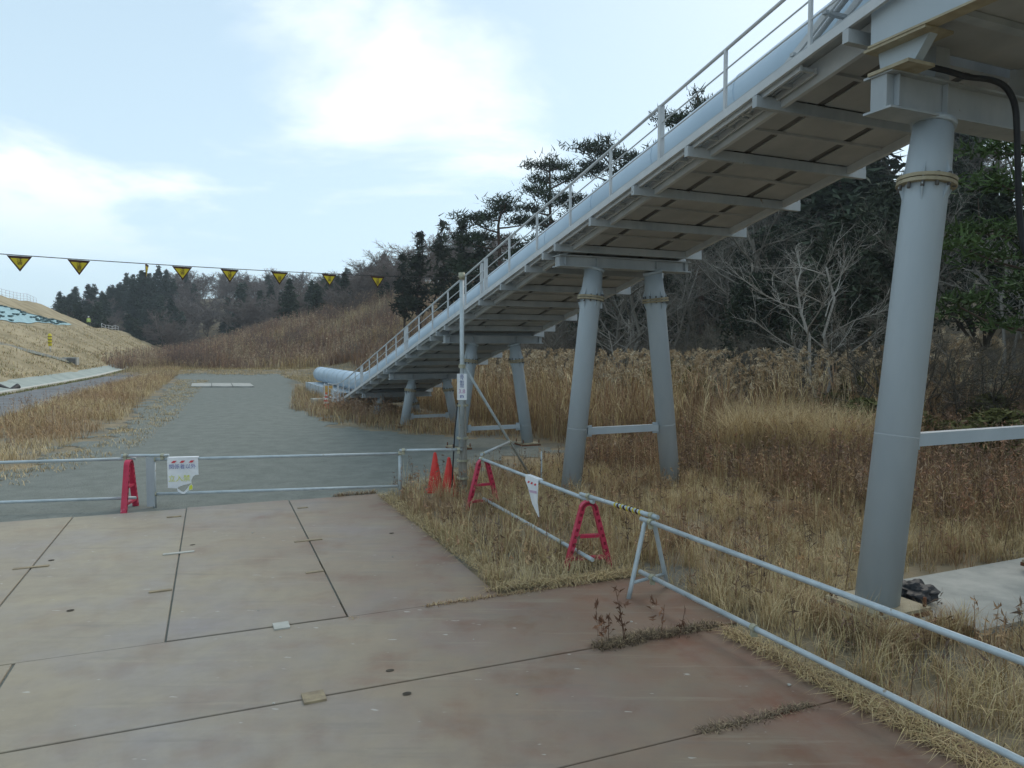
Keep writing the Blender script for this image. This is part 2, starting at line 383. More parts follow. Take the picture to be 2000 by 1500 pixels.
def in_poly(px, py, poly):
    inside = np.zeros(np.shape(px), bool); n = len(poly)
    for i in range(n):
        x1, y1 = poly[i]; x2, y2 = poly[(i + 1) % n]
        c = ((y1 > py) != (y2 > py)) & (px < (x2 - x1) * (py - y1) / (y2 - y1 + 1e-12) + x1)
        inside ^= c
    return inside
GRAVEL = [(-9.0, 4), (-10.8, 12), (-10.4, 14.4), (-11.1, 18.5), (-14.0, 26.5), (-18.4, 37.2), (-27.6, 60), (-31.5, 67), (-21, 67.5), (-13.5, 46.7),
          (-8.7, 31), (-5.4, 23.9), (-2.2, 21.6), (0.4, 20.4), (0.9, 18.4), (-0.7, 15.8), (-1.7, 13.4), (-2.3, 12.0), (-2.3, 4)]
def edge_noise(x, y):
    return 0.35 * np.sin(x * 1.3 + y * 0.9) + 0.3 * np.sin(x * 2.9 - y * 2.1 + 1) + 0.2 * np.sin(5.1 * x + 3.7 * y)
qx, qy = np.meshgrid(np.arange(-34, 2, 0.25), np.arange(4, 69, 0.25))
cx_, cy_ = qx + 0.125, qy + 0.125
keep = in_poly(cx_ + edge_noise(cx_, cy_), cy_ + 0.6 * edge_noise(cy_, cx_), GRAVEL)
ki = np.argwhere(keep)
vid = {}; vv = []; ff = []
for r_, c_ in ki:
    q = []
    for a_, b_ in ((0, 0), (0, 1), (1, 1), (1, 0)):
        key = (r_ + a_, c_ + b_)
        if key not in vid:
            vid[key] = len(vv); vv.append((-34 + 0.25 * key[1], 4 + 0.25 * key[0]))
        q.append(vid[key])
    ff.append(q)
vv = np.array(vv); vz = ground_h(vv[:, 0], vv[:, 1]) + 0.012
o = link(bpy.data.objects.new('gravel_lot', mesh_np('gravel_lot', np.c_[vv, vz], np.array(ff), M['gravel'])))
tag(o, 'greenish grey gravel yard beyond the pipe gate', 'gravel', kind='structure')

def strip(name, o0, o1, t0, t1, dz0, dz1, m, label, n=60, thick=0.0):
    ts = np.linspace(t0, t1, n); V = []; F = []
    for t in ts:
        for o_, dz in ((o0, dz0), (o1, dz1)):
            x, y = emb_pt(t, o_); V.append((x, y, float(ground_h(x, y)) + dz))
    F = [(2 * i, 2 * i + 1, 2 * i + 3, 2 * i + 2) for i in range(n - 1)]
    mb = MB()
    if thick:
        for i in range(n - 1):
            b = [V[2 * i], V[2 * i + 1], V[2 * i + 3], V[2 * i + 2]]
            mb.quad8([(p[0], p[1], p[2] - thick) for p in b] + b)
    else: mb.faces(V, F)
    ob = mb.build(name, m); tag(ob, label, None, kind='structure'); return ob
strip('road', -5.4, -1.55, -40, 96, 0.02, 0.03, M['asphalt'], 'narrow grey asphalt road along the embankment toe')
strip('kerb', -0.95, -0.55, -40, 96, 0.13, 0.14, M['kerb'], 'pale concrete kerb along the embankment apron', thick=0.25)
strip('concrete_apron', -0.54, 0.75, -40, 92, 0.10, 0.56, M['apron'], 'grey green concrete apron at the embankment toe', thick=0.2)

T_END = 111.0
def emb_profile(o):
    return np.interp(o, [-0.2, 0.74, 9.0, 12.5, 21.0, 80.0], [-0.4, 0.5, 5.0, 5.1, 9.6, 9.9])
def emb_z(t, o):
    x, y = emb_pt(t, o)
    oe = np.minimum(o, (T_END - t) * 1.45)
    return 0.9 * sstep(60, 120, y) + emb_profile(oe) + 0.10 * np.sin(t * 0.35 + o * 0.3) + 0.07 * np.sin(t * 0.9 - o * 0.8)
tt = np.linspace(-45, T_END + 0.3, 150); oo = np.r_[np.linspace(-0.2, 30, 75), 45, 70, 100]
TT, OO = np.meshgrid(tt, oo); EXX, EYY = emb_pt(TT, OO); EZ = emb_z(TT, OO)
idx = np.arange(TT.size).reshape(TT.shape)
F = np.stack([idx[:-1, :-1], idx[:-1, 1:], idx[1:, 1:], idx[1:, :-1]], -1).reshape(-1, 4)
o = link(bpy.data.objects.new('embankment', mesh_np('embankment', np.stack([EXX, EYY, EZ], -1), F, M['embank'], smooth=True)))
tag(o, 'straw covered earth embankment with two tiers', 'embankment', kind='structure')
def emb_xyz(t, o, dz=0.0):
    x, y = emb_pt(t, o); return Vector((x, y, float(emb_z(t, o)) + dz))

# pale blue sheet pinned down on the upper tier
t_ = thing('slope_sheet', emb_xyz(30, 13), 'pale blue sheet dotted with dark weights on the upper embankment', 'sheet')
V = []; F = []; nt_, no_ = 60, 12
for i in range(nt_):
    t = -20 + 102 * i / (nt_ - 1)
    top = 13.2 + 7.6 * min(1.0, max(0.02, (83 - t) / 40.0))
    for j in range(no_):
        o_ = 13.0 + (top - 13.0) * j / (no_ - 1); V.append(emb_xyz(t, o_, 0.10))
for i in range(nt_ - 1):
    for j in range(no_ - 1): F.append((i * no_ + j, i * no_ + j + 1, (i + 1) * no_ + j + 1, (i + 1) * no_ + j))
MB().faces(V, F, True).build('sheet', M['sheet'], t_)
mb = MB()
for i in range(230):
    t = rng.uniform(-18, 80); top = 13.2 + 7.6 * min(1.0, max(0.02, (83 - t) / 40.0)); row = rng.integers(0, 6)
    o_ = 13.3 + (top - 13.5) * row / 5.0 + rng.uniform(-0.1, 0.1)
    if o_ > top: continue
    p = emb_xyz(t, o_, 0.22); d = (emb_xyz(t + 1, o_) - emb_xyz(t, o_)).normalized()
    mb.bar(p - d * rng.uniform(0.2, 0.6), p + d * rng.uniform(0.2, 0.6), 0.25, 0.16)
mb.build('weight_bags', M['bag'], t_)['kind'] = 'stuff'
mb = MB()
for i in range(31):
    t = -15 + 3.1 * i; top = lambda q: 13.2 + 7.6 * min(1.0, max(0.02, (83 - q) / 40.0))
    mb.bar(emb_xyz(t, top(t), 0.12), emb_xyz(t + 3.1, top(t + 3.1), 0.12), 0.22, 0.1)
mb.build('edge_rope', M['bag'], t_)

def fence(pts, label, h=1.1, rails=3, step=2.0, pr=0.035, m=None):
    m = m or M['rail']; r = thing('guard_fence', pts[0], label, 'fence')
    for a, b in zip(pts[:-1], pts[1:]):
        a, b = Vector(a), Vector(b); n = max(1, int((b - a).length / step))
        for i in range(n + (1 if b == Vector(pts[-1]) else 0)):
            p = a.lerp(b, i / n); MB().tube([p - Vector((0, 0, 0.2)), p + Vector((0, 0, h))], pr, 6).build('post', m, r)
        for k in range(rails):
            z = Vector((0, 0, h * (k + 1) / rails - 0.04)); MB().tube([a + z, b + z], pr * 0.8, 6).build('rail', m, r)
    return r
fence([emb_xyz(t, 21.4) for t in np.linspace(58, 97, 8)], 'thin three rail guard fence along the embankment crest', 1.25, 3, 1.6, 0.03)
fence([emb_xyz(t, 9.8) for t in np.linspace(88, 104, 6)] , 'low two rail fence along the embankment bench', 0.9, 2, 2.2, 0.045)

# yellow marker, drain chute, black hose on the embankment
p = emb_xyz(30.0, 4.2)
t_ = thing('marker_post', p, 'yellow sleeved marker post standing on the embankment slope', 'post')
MB().tube([p - Vector((0, 0, 0.2)), p + Vector((0, 0, 0.55))], 0.05, 8).build('stake', M['galv'], t_)
MB().tube([p + Vector((0, 0, z)) for z in (0.55, 0.6, 1.6, 1.72, 1.76)], [0.15, 0.17, 0.17, 0.12, 0.04], 10).build('sleeve', M['yellow'], t_)
for z in (0.85, 1.15, 1.45): MB().ring(p + Vector((0, 0, z)), (0, 0, 1), 0.165, 0.18, 0.07, 12).build('band', M['flag_dark'], t_)
p = emb_xyz(22, 1.4)
t_ = thing('drain_chute', p, 'grey concrete drain chute running down the embankment slope', 'drain')
for sgn in (-1, 1):
    MB().bar(emb_xyz(8 + sgn * 0.5, 9.3, 0.15), emb_xyz(27 + sgn * 0.5, 2.4, 0.15), 0.12, 0.25).build('side_wall', M['concrete'], t_)
MB().bar(emb_xyz(8, 9.3, 0.02), emb_xyz(27, 2.4, 0.02), 0.84, 0.1).build('channel_floor', M['apron'], t_)
c = emb_xyz(28.2, 2.1, 0.25)
mb = MB(); mb.box(c, (1.2, 1.1, 0.75), Matrix.Rotation(E_AZ, 3, 'Z')); mb.build('outlet_box', M['concrete'], t_)
MB().box(c + Vector((0.32, -0.45, 0.03)), (0.7, 0.4, 0.5), Matrix.Rotation(E_AZ, 3, 'Z')).build('outlet_grate', M['darkslot'], t_)
pts = [emb_xyz(-9, 3.2, 0.25), emb_xyz(-4.6, 2.2, 0.35), emb_xyz(-2.2, 1.2, 0.4), emb_xyz(-0.3, 0.2, 0.5), emb_xyz(0.5, -0.35, 0.35), emb_xyz(0.9, -0.7, 0.62)]
o = MB().tube(pts, 0.17, 10).build('drain_hose', M['black']); tag(o, 'thick black drain hose draped over the concrete apron', 'hose')

# paving slabs lying in the gravel
for i in range(3):
    a = [(-21.45 + 1.41 * i, 48.5 + 0.02 * i), (-20.08 + 1.41 * i, 48.5 + 0.02 * i), (-21.85 + 1.41 * i, 52.7 + 0.02 * i), (-23.2 + 1.41 * i, 52.7 + 0.02 * i)]
    z = 0.02
    o = MB().quad8([(x, y, z) for x, y in a] + [(x, y, z + 0.09) for x, y in a]).build('paving_slab', M['concrete'])
    tag(o, 'pale concrete slab lying in a row on the far gravel', 'slab', 'concrete slabs on the far gravel')

# ------------------------------------------------------------------ steel road plates
def PP(w, u, z=0.0):
    return Vector((-1.57 + 0.9245 * w - 0.381 * u, 6.87 + 0.381 * w + 0.9245 * u, z))
PZ = 0.028
def plate(w0, w1, u0, u1, label, dz=0.0, tilt=0.0, group=None):
    c = PP((w0 + w1) / 2, (u0 + u1) / 2, 0.004)
    a, b = (w1 - w0) / 2, (u1 - u0) / 2
    bm = bmesh.new(); bmesh.ops.create_cube(bm, size=1.0)
    bmesh.ops.scale(bm, vec=(2 * a, 2 * b, 0.022), verts=bm.verts); bmesh.ops.translate(bm, vec=(0, 0, 0.013 + dz), verts=bm.verts)
    bmesh.ops.bevel(bm, geom=list(bm.edges), offset=0.004, segments=1, affect='EDGES')
    me = bpy.data.meshes.new('steel_plate'); bm.to_mesh(me); bm.free(); me.materials.append(M['plate'])
    o = bpy.data.objects.new('steel_plate', me); link(o); o.location = c; o.rotation_euler = (tilt, 0, math.atan2(0.381, 0.9245))
    WORLD_AT[o.name] = c.copy()
    tag(o, label, 'steel plate', group); return o
plates = {}
plates['a'] = plate(0.0, 1.56, 0.0, 5.80, 'reddish steel plate running beside the dry grass verge towards the cones', 0.001)
plates['b'] = plate(-1.585, -0.018, 0.02, 5.84, 'grey tan steel plate whose end lies below the torn gate notice', 0.003)
plates['c'] = plate(-3.17, -1.602, -0.0, 5.78, 'tan steel plate ending at the foot of the lone red barrier stand', 0.0)
plates['d'] = plate(-4.76, -3.188, 0.02, 5.80, 'lilac grey steel plate beside the one ending at the lone red stand', 0.004)
plates['e'] = plate(-6.34, -4.778, 0.0, 5.76, 'steel plate laid outermost from the grass in the lengthwise row', 0.002)
plates['f'] = plate(-2.70, 3.36, -1.535, -0.016, 'long steel plate under the grey barrier stand, rust red at its weedy end', 0.004)
plates['g'] = plate(-8.76, -2.725, -1.53, -0.016, 'long grey steel plate end to end with the one under the grey stand', 0.001)
plates['h'] = plate(-2.82, 3.24, -3.035, -1.55, 'long steel plate with a weed clump along its near seam, rusty right end', 0.0)
plates['i'] = plate(-8.88, -2.845, -3.03, -1.548, 'long tan steel plate left of the weed-edged plate', 0.003)
plates['j'] = plate(-2.70, 3.36, -4.53, -3.05, 'long steel plate in front of the seam with the thin weed line', 0.002)
plates['k'] = plate(-8.76, -2.72, -4.53, -3.05, 'long steel plate outermost from the verge in the front row', 0.002)
def on_plate(key, name, w, u, size, m, rot=0.0, z=0.030, shape='box'):
    o = plates[key]; p = PP(w, u, z)
    loc = o.rotation_euler.to_matrix().inverted() @ (p - o.location)
    mb = MB()
    if shape == 'box': mb.box(loc, size, Matrix.Rotation(rot, 3, 'Z'))
    else:
        V = [(loc.x + size[0] * math.cos(t), loc.y + size[1] * math.sin(t), loc.z) for t in np.linspace(0, 2 * math.pi, 14, endpoint=False)]
        mb.prism(V, (0, 0, size[2]))
    c = bpy.data.objects.new(name, mb.mesh(name, m)); link(c, o); return c
M['strap'] = mat('worn_strap', [(0.20, 0.16, 0.11), (0.33, 0.27, 0.17)], scale=12, rough=0.7)
M['strap_pale'] = mat('pale_strap', [(0.36, 0.36, 0.32), (0.44, 0.44, 0.40)], scale=12, rough=0.6)
M['hole'] = mat('dirt_filled_hole', [(0.05, 0.043, 0.034), (0.085, 0.072, 0.055)], scale=20, rough=1.0)
for key, w, u, sz, m in (('b', -0.02, 3.0, (0.36, 0.06, 0.012), 'strap'), ('b', -0.12, 1.55, (0.2, 0.05, 0.012), 'strap'),
                         ('c', -1.60, 3.0, (0.36, 0.06, 0.012), 'strap_pale'), ('c', -1.72, 1.5, (0.22, 0.05, 0.012), 'strap'),
                         ('d', -3.18, 3.0, (0.36, 0.06, 0.012), 'strap'), ('a', 0.14, 5.1, (0.16, 0.05, 0.012), 'strap'), ('c', -1.75, 5.2, (0.2, 0.05, 0.012), 'strap'),
                         ('b', -0.62, -0.02, (0.14, 0.16, 0.022), 'strap_pale'), ('f', -0.52, -1.55, (0.16, 0.16, 0.022), 'strap'),
                         ('e', -4.78, 3.0, (0.36, 0.06, 0.012), 'strap')):
    on_plate(key, 'joint_strap', w, u, sz, M[m], 0.03, 0.034)
for key, w, u in (('b', -1.45, 3.35), ('c', -3.02, 3.25), ('a', 1.1, 2.95), ('d', -4.6, 3.2), ('f', 0.1, -1.32), ('h', 0.13, -1.75), ('c', -2.5, 1.2)):
    on_plate(key, 'lifting_hole', w, u, (0.034, 0.024, 0.0012), M['hole'], 0, 0.0335, 'disc')

# ------------------------------------------------------------------ barrier stands, pipes, gate, cones
def arch(c, ax, half, h, top_r, z0=0.0, n=9):
    """path of an A-frame: foot - rounded top - foot, in the plane of ax (horizontal unit vector)"""
    ax = Vector((ax[0], ax[1], 0)).normalized(); c = Vector((c[0], c[1], z0)); pts = []
    for k in range(4): 
        t = k / 4; pts.append(c + ax * (-half + (half - top_r) * t) + Vector((0, 0, (h - top_r) * t)))
    for k in range(n):
        a = math.pi - math.pi * k / (n - 1)
        pts.append(c + ax * (top_r * math.cos(a)) + Vector((0, 0, h - top_r + top_r * math.sin(a))))
    for k in range(4):
        t = (k + 1) / 4; pts.append(c + ax * (top_r + (half - top_r) * t) + Vector((0, 0, (h - top_r) * (1 - t))))
    return pts, ax
def sweep_rect(mb, pts, ax, depth, thick):
    """rectangular section along a path lying in the vertical plane of ax"""
    nrm = Vector((-ax.y, ax.x, 0)); b0 = len(mb.v)
    for i, p in enumerate(pts):
        d = (pts[min(i + 1, len(pts) - 1)] - pts[max(i - 1, 0)]).normalized(); q = d.cross(nrm)
        for a, b in ((-1, -1), (1, -1), (1, 1), (-1, 1)): mb.v.append(tuple(p + nrm * (a * depth / 2) + q * (b * thick / 2)))
    for i in range(len(pts) - 1):
        for k in range(4):
            mb.f.append([b0 + i * 4 + k, b0 + i * 4 + (k + 1) % 4, b0 + i * 4 + 4 + (k + 1) % 4, b0 + i * 4 + 4 + k]); mb.sm.append(False)
    mb.f.append([b0, b0 + 1, b0 + 2, b0 + 3]); e = b0 + 4 * (len(pts) - 1); mb.f.append([e, e + 1, e + 2, e + 3]); mb.sm += [False, False]
def red_stand(c, ax, label, z0=0.0, h=0.79, half=0.27):
    t = thing('barrier_stand', (c[0], c[1], z0), label, 'barrier stand', None)
    pts, a = arch(c, ax, half, h, 0.085, z0)
    mb = MB(); sweep_rect(mb, pts, a, 0.085, 0.055); mb.build('frame', M['red'], t)
    nrm = Vector((-a.y, a.x, 0))
    for zf in (0.17, 0.50):
        x = half - (half - 0.085) * zf * h / (h - 0.085) - 0.015; z = z0 + h * zf
        cc = Vector((c[0], c[1], z)); MB().bar(cc - a * x, cc + a * x, 0.07, 0.035).build('cross_bar', M['red'], t)
    mb = MB()
    for i in range(len(pts) - 1):
        for f in ((0.25, 0.72) if i < 4 or i > len(pts) - 6 else (0.5,)):
            p = pts[i].lerp(pts[i + 1], f); d = (pts[i + 1] - pts[i]).normalized()
            for sg in (-1, 1): mb.bar(p + nrm * (0.0435 * sg) - d * 0.018, p + nrm * (0.0435 * sg) + d * 0.018, 0.004, 0.026, up=d.cross(nrm))
    mb.build('pocket_shade_row', M['red_dark'], t)['kind'] = 'stuff'  # raised chips whose dark colour stands in for shaded recesses
    return t
def grey_stand(c, ax, label, z0=0.0, h=0.775, half=0.30):
    t = thing('barrier_stand', (c[0], c[1], z0), label, 'barrier stand', None)
    pts, a = arch(c, ax, half, h, 0.09, z0); MB().tube(pts, 0.024, 10).build('frame', M['galv'], t)
    x = half - (half - 0.09) * 0.22; cc = Vector((c[0], c[1], z0 + 0.155)); MB().tube([cc - a * x, cc + a * x], 0.018, 8).build('cross_bar', M['galv'], t)
    return t
def pipe(a, b, label, r=0.0243, clamps=(), group=None):
    a, b = Vector(a), Vector(b); t = MB().tube([a, a.lerp(b, 0.5), b], r, 12).build('barrier_pipe', M['galv'], None, a)
    tag(t, label, 'pipe', group)
    for f in clamps:
        p = a.lerp(b, f); d = (b - a).normalized()
        mb = MB(); mb.ring(p, d, r * 0.9, r * 1.45, 0.05, 12); mb.box(p - Vector((0, 0, 0.045)), (0.05, 0.05, 0.045)); mb.build('clamp', M['clamp'], t)
    return t
red_stand((-6.165, 11.62), (-0.16, 0.99), 'faded red A-shaped stand standing alone by the gate post', 0.0)
red_stand((-9.35, 11.05), (-0.16, 0.99), 'red A-shaped stand outermost on the gate line', 0.0)
red_stand((-0.47, 11.72), (0.904, 0.428), 'red A-shaped stand beside the pole and cones', 0.0)
red_stand((0.90, 8.48), (0.985, 0.17), 'red A-shaped stand under the tape-striped pipe joint', 0.0)
grey_stand((1.44, 7.55), (0.80, 0.60), 'grey tubular A-shaped stand on the rusty plate corner', PZ)
grey_stand((3.62, 2.60), (0.80, 0.60), 'grey tubular A-shaped stand far along the roadside pipes', 0.0)
pipe((-9.4, 11.05, 0.815), (-6.12, 11.76, 0.815), 'upper grey pipe ending on the lone red stand', clamps=(0.97,))
pipe((-9.4, 10.98, 0.205), (-6.05, 11.60, 0.205), 'lower grey pipe ending inside the lone red stand')
pipe((-6.33, 11.72, 0.866), (-5.58, 11.76, 0.866), 'short grey pipe bridging the lone red stand and the gate', clamps=(0.08, 0.86))
pipe((-1.93, 12.40, 0.856), (-0.86, 12.53, 0.856), 'short grey pipe bridging the gate end and the tall pole', clamps=(0.06, 0.94))
pipe((-0.50, 11.85, 0.868), (-0.03, 13.55, 0.862), 'short grey pipe running from a red stand back to the brace', clamps=(0.03, 0.97))
pipe((-0.52, 11.78, 0.815), (0.95, 8.40, 0.815), 'upper grey pipe between the two red stands carrying a torn notice', clamps=(0.03,))
pipe((-0.46, 11.60, 0.19), (0.92, 8.20, 0.19), 'lower grey pipe passing through the two red stands', clamps=(0.78,))
pj = pipe((0.82, 8.62, 0.866), (1.50, 7.40, 0.866), 'short grey pipe wrapped with yellow and black tape', clamps=(0.12, 0.93))
pipe((1.36, 7.58, 0.812), (3.72, 2.30, 0.812), 'long upper grey roadside pipe resting on the grey stands', clamps=(0.03,))
pipe((1.36, 7.62, 0.235), (3.66, 2.40, 0.235), 'long lower grey roadside pipe along the plate edge', clamps=(0.04, 0.3))
M['tape_y'] = mat('tape_yellow', [(0.50, 0.40, 0.04), (0.58, 0.47, 0.06)], scale=9, rough=0.6)
a, b = Vector((0.82, 8.62, 0.866)), Vector((1.50, 7.40, 0.866)); d = (b - a).normalized()
for k in range(9):
    p = a.lerp(b, 0.50 + 0.038 * k); MB().ring(p, (d + Vector((0, 0, 0.6 if k % 2 else 0.55))).normalized(), 0.0215, 0.0305, 0.026, 12).build('tape_stripe', M['tape_y'] if k % 2 == 0 else M['flag_dark'], pj)

# the pipe gate
gA, gB = Vector((-5.82, 11.74, 0)), Vector((-1.93, 12.43, 0)); gd = (gB - gA).normalized()
gt = thing('pipe_gate', gA, 'galvanised two rail pipe gate across the gravel yard entrance', 'gate')
zv = lambda z: Vector((0, 0, z))
MB().tube([gA + zv(0.80), gB + zv(0.80)], 0.0243, 12).build('rail', M['galv'], gt)
MB().tube([gA + zv(0.235) + gd * 0.03, gB + zv(0.235) - gd * 0.03], 0.0243, 12).build('rail', M['galv'], gt)
for g_ in (gA, gB): MB().tube([g_, g_ + zv(0.82)], 0.027, 12).build('post', M['galv'], gt)
gn = Vector((gd.y, -gd.x, 0))
MB().box(gA + gn * 0.03 - gd * 0.05 + zv(0.44), (0.12, 0.02, 0.8), Matrix.Rotation(math.atan2(gd.y, gd.x), 3, 'Z')).build('hinge_plate', M['steel_old'], gt)
for p in (gA + zv(0.8), gA + zv(0.235), gB + zv(0.8)): MB().ring(p, gd, 0.022, 0.037, 0.055, 12).build('clamp', M['clamp'], gt)

def cone(x, y, label, h=0.70, bands=False, z=0.0):
    t = thing('traffic_cone', (x, y, z), label, 'traffic cone', None)
    bm = bmesh.new(); bmesh.ops.create_cube(bm, size=1); bmesh.ops.scale(bm, vec=(0.37, 0.37, 0.03), verts=bm.verts); bmesh.ops.translate(bm, vec=(0, 0, 0.016), verts=bm.verts)
    bmesh.ops.bevel(bm, geom=[e for e in bm.edges if abs(e.verts[0].co.z - e.verts[1].co.z) > 0.01], offset=0.05, segments=3, affect='EDGES')
    me = bpy.data.meshes.new('base'); bm.to_mesh(me); bm.free(); me.materials.append(M['cone']); link(bpy.data.objects.new('base', me), t)
    prof = [(0.145, 0.030), (0.140, 0.06), (0.030, h - 0.03), (0.024, h - 0.008), (0.010, h)]
    MB().tube([(x, y, z + q[1]) for q in prof], [q[0] for q in prof], 20).build('body', M['cone'], t)
    if bands:
        for z0, z1 in ((0.20, 0.29), (0.38, 0.46), (0.54, 0.60)):
            rr = lambda q: 0.140 - 0.110 * (q - 0.06) / (h - 0.09) + 0.004
            MB().tube([(x, y, z + z0), (x, y, z + z1)], [rr(z0), rr(z1)], 20, cap=False).build('white_band', M['white_band'], t)
    return t
cone(-1.40, 13.14, 'tall plain red cone standing farther from the pole', 0.72)
cone(-1.12, 12.82, 'plain red cone standing close against the pole', 0.68)
cone(-8.12, 31.7, 'red and white banded cone by the conveyor tail', 0.70, True)

# ------------------------------------------------------------------ lettering
def text_mesh(name, txt, size, m, bold=0.0, line=1.0):
    cu = bpy.data.curves.new(name, 'FONT'); cu.body = txt; cu.size = size; cu.align_x = 'CENTER'; cu.align_y = 'CENTER'; cu.space_line = line
    cu.offset = bold; cu.resolution_u = 3
    ob = bpy.data.objects.new(name, cu); link(ob); dg = bpy.context.evaluated_depsgraph_get()
    me = bpy.data.meshes.new_from_object(ob.evaluated_get(dg)); bpy.data.objects.remove(ob); bpy.data.curves.remove(cu)
    me.name = name; me.materials.clear(); me.materials.append(m); return me
def put_text(name, me, p, right, up, parent, scale=1.0):
    right, up = Vector(right).normalized(), Vector(up).normalized(); n = right.cross(up)
    o = bpy.data.objects.new(name, me); link(o, parent)
    o.matrix_local = Matrix.Translation(Vector(p) - WORLD_AT[parent.name]) @ Matrix((right, up, n)).transposed().to_4x4() @ Matrix.Scale(scale, 4)
    return o

# torn notice hung over the gate rail
A = gA + gd * 0.215 + gn * 0.045
def gpnt(x, z, dn=0.0): return A + gd * x + Vector((0, 0, 0.83 - z)) + gn * dn
nt = thing('torn_notice', gpnt(0.25, 0.55), 'torn white vinyl notice with red dashes hung on the pipe gate', 'sign')
def wavy(poly, dn=0.0):
    return [gpnt(x, z, dn + 0.012 * math.sin(9 * x + 5 * z)) for x, z in poly]
outline = [(0, 0), (0.47, 0), (0.475, 0.29), (0.42, 0.295), (0.385, 0.325), (0.36, 0.38), (0.36, 0.43), (0.30, 0.44), (0.235, 0.455), (0.17, 0.48), (0.135, 0.505), (0.005, 0.49)]
MB().prism(wavy(outline), gn * 0.0015).build('vinyl', M['white'], nt)
MB().prism([gpnt(x, -0.004 + z * 0, 0.0) + Vector((0, 0, -z)) for x, z in ((0, 0), (0.47, 0), (0.47, 0.012), (0, 0.012))], -gn * 0.09).build('fold', M['white'], nt)
strip_ = [(0.14, 0.50), (0.19, 0.545), (0.235, 0.575), (0.27, 0.545), (0.32, 0.48), (0.36, 0.435), (0.385, 0.47), (0.38, 0.53), (0.30, 0.555), (0.255, 0.60), (0.215, 0.60), (0.15, 0.555)]
MB().prism(wavy(strip_, 0.004), gn * 0.0015).build('torn_flap', M['white'], nt)
MB().prism(wavy([(0.33, 0.475), (0.365, 0.445), (0.382, 0.48), (0.377, 0.525), (0.32, 0.54)], 0.009), gn * 0.0015).build('printed_scrap', M['lime'], nt)
for x in (0.06, 0.19, 0.33):
    MB().prism([gpnt(q, z, 0.015) for q, z in ((x, 0.085), (x + 0.035, 0.05), (x + 0.09, 0.05), (x + 0.055, 0.085))], gn * 0.001).build('red_dash', M['ink_red'], nt)
put_text('lettering', text_mesh('lettering', '関係者以外', 0.084, M['ink_blue'], 0.0), gpnt(0.235, 0.15, 0.022), gd, (0, 0, 1), nt)
put_text('lettering', text_mesh('lettering', '立入禁', 0.114, M['lime'], 0.0), gpnt(0.185, 0.345, 0.022), gd, (0, 0, 1), nt)

# second torn notice on the pipe between the red stands
q0, q1 = Vector((-0.52, 11.78, 0.815)), Vector((0.95, 8.40, 0.815)); qd = (q1 - q0).normalized(); qn = Vector((qd.y, -qd.x, 0))
A2 = q0.lerp(q1, 0.505) + qn * 0.035
nt2 = thing('torn_notice', A2 + Vector((0, 0, -0.5)), 'white notice torn to a hanging point on the pipe between red stands', 'sign')
def q2(x, z, dn=0.0): return A2 + qd * x + Vector((0, 0, 0.03 - z)) + qn * (dn + 0.01 * math.sin(8 * z))
MB().prism([q2(0, 0), q2(0.42, 0), q2(0.42, 0.09), q2(0.40, 0.30), q2(0.43, 0.50), q2(0.40, 0.51), q2(0.22, 0.36), q2(0.10, 0.16), q2(0.0, 0.07)], qn * 0.0015).build('vinyl', M['white'], nt2)
MB().prism([q2(0, -0.004), q2(0.42, -0.004), q2(0.42, 0.01), q2(0, 0.01)], -qn * 0.07).build('fold', M['white'], nt2)
for x in (0.08, 0.18, 0.29):
    MB().prism([q2(x, 0.095, 0.004), q2(x + 0.03, 0.065, 0.004), q2(x + 0.08, 0.065, 0.004), q2(x + 0.05, 0.095, 0.004)], qn * 0.001).build('red_dash', M['ink_red'], nt2)
MB().prism([q2(0.14, 0.185, 0.004), q2(0.38, 0.16, 0.004), q2(0.385, 0.195, 0.004), q2(0.17, 0.215, 0.004)], qn * 0.001).build('faded_print', M['ink_pink'], nt2)

# tall pole with its height-limit board, brace and rope
px_, py_ = -0.86, 12.62
pole = thing('sign_pole', (px_, py_, 0), 'tall thin grey pole lashed to a thicker post beside the cones', 'pole')
MB().tube([(px_, py_, 0), (px_, py_, 0.9), (px_ - 0.005, py_, 1.74)], [0.075, 0.072, 0.068], 12).build('lower_post', M['wood'], pole)
MB().tube([(px_, py_ - 0.10, 0.9), (px_, py_ - 0.10, 3.86)], 0.038, 12).build('upper_pipe', M['galv'], pole)
for z in (0.35, 0.66, 1.05, 1.62): MB().ring((px_, py_ - 0.03, z), (0, 0, 1), 0.08, 0.105, 0.035, 16).build('lashing', M['clamp'], pole)
MB().tube([(px_, py_ - 0.10, 3.78), (px_, py_ - 0.10, 3.90)], 0.055, 12).build('cap', M['clamp'], pole)
MB().tube([(px_ + 0.02, py_ - 0.02, 2.32), (0.42, 14.15, 0.0)], 0.0243, 10).build('brace', M['galv'], pole)
MB().ring((px_, py_ - 0.10, 2.30), (0, 0, 1), 0.036, 0.06, 0.06, 14).build('clamp', M['clamp'], pole)
MB().tube([(px_ - 0.08, py_ - 0.08, 1.66), (px_ - 0.13, py_ - 0.05, 1.2), (px_ - 0.17, py_, 0.6), (px_ - 0.20, py_ + 0.02, 0.02)], 0.014, 6).build('guy_rope', M['black'], pole)
bs_ = thing('height_board', (px_, py_ - 0.145, 1.72), 'narrow white board with blue lettering fixed to the tall pole', 'sign')
MB().box((px_ + 0.0, py_ - 0.152, 1.945), (0.165, 0.012, 0.45)).build('board', M['white'], bs_)
fy = py_ - 0.1605
for k, ch in enumerate('高さ制限'): put_text('lettering', text_mesh('lettering', ch, 0.074, M['ink_navy'], 0.0), (px_, fy, 2.125 - 0.056 * k), (1, 0, 0), (0, 0, 1), bs_)
put_text('lettering', text_mesh('lettering', '3.8', 0.095, M['ink_pink'], 0.003), (px_, fy, 1.865), (1, 0, 0), (0, 0, 1), bs_)
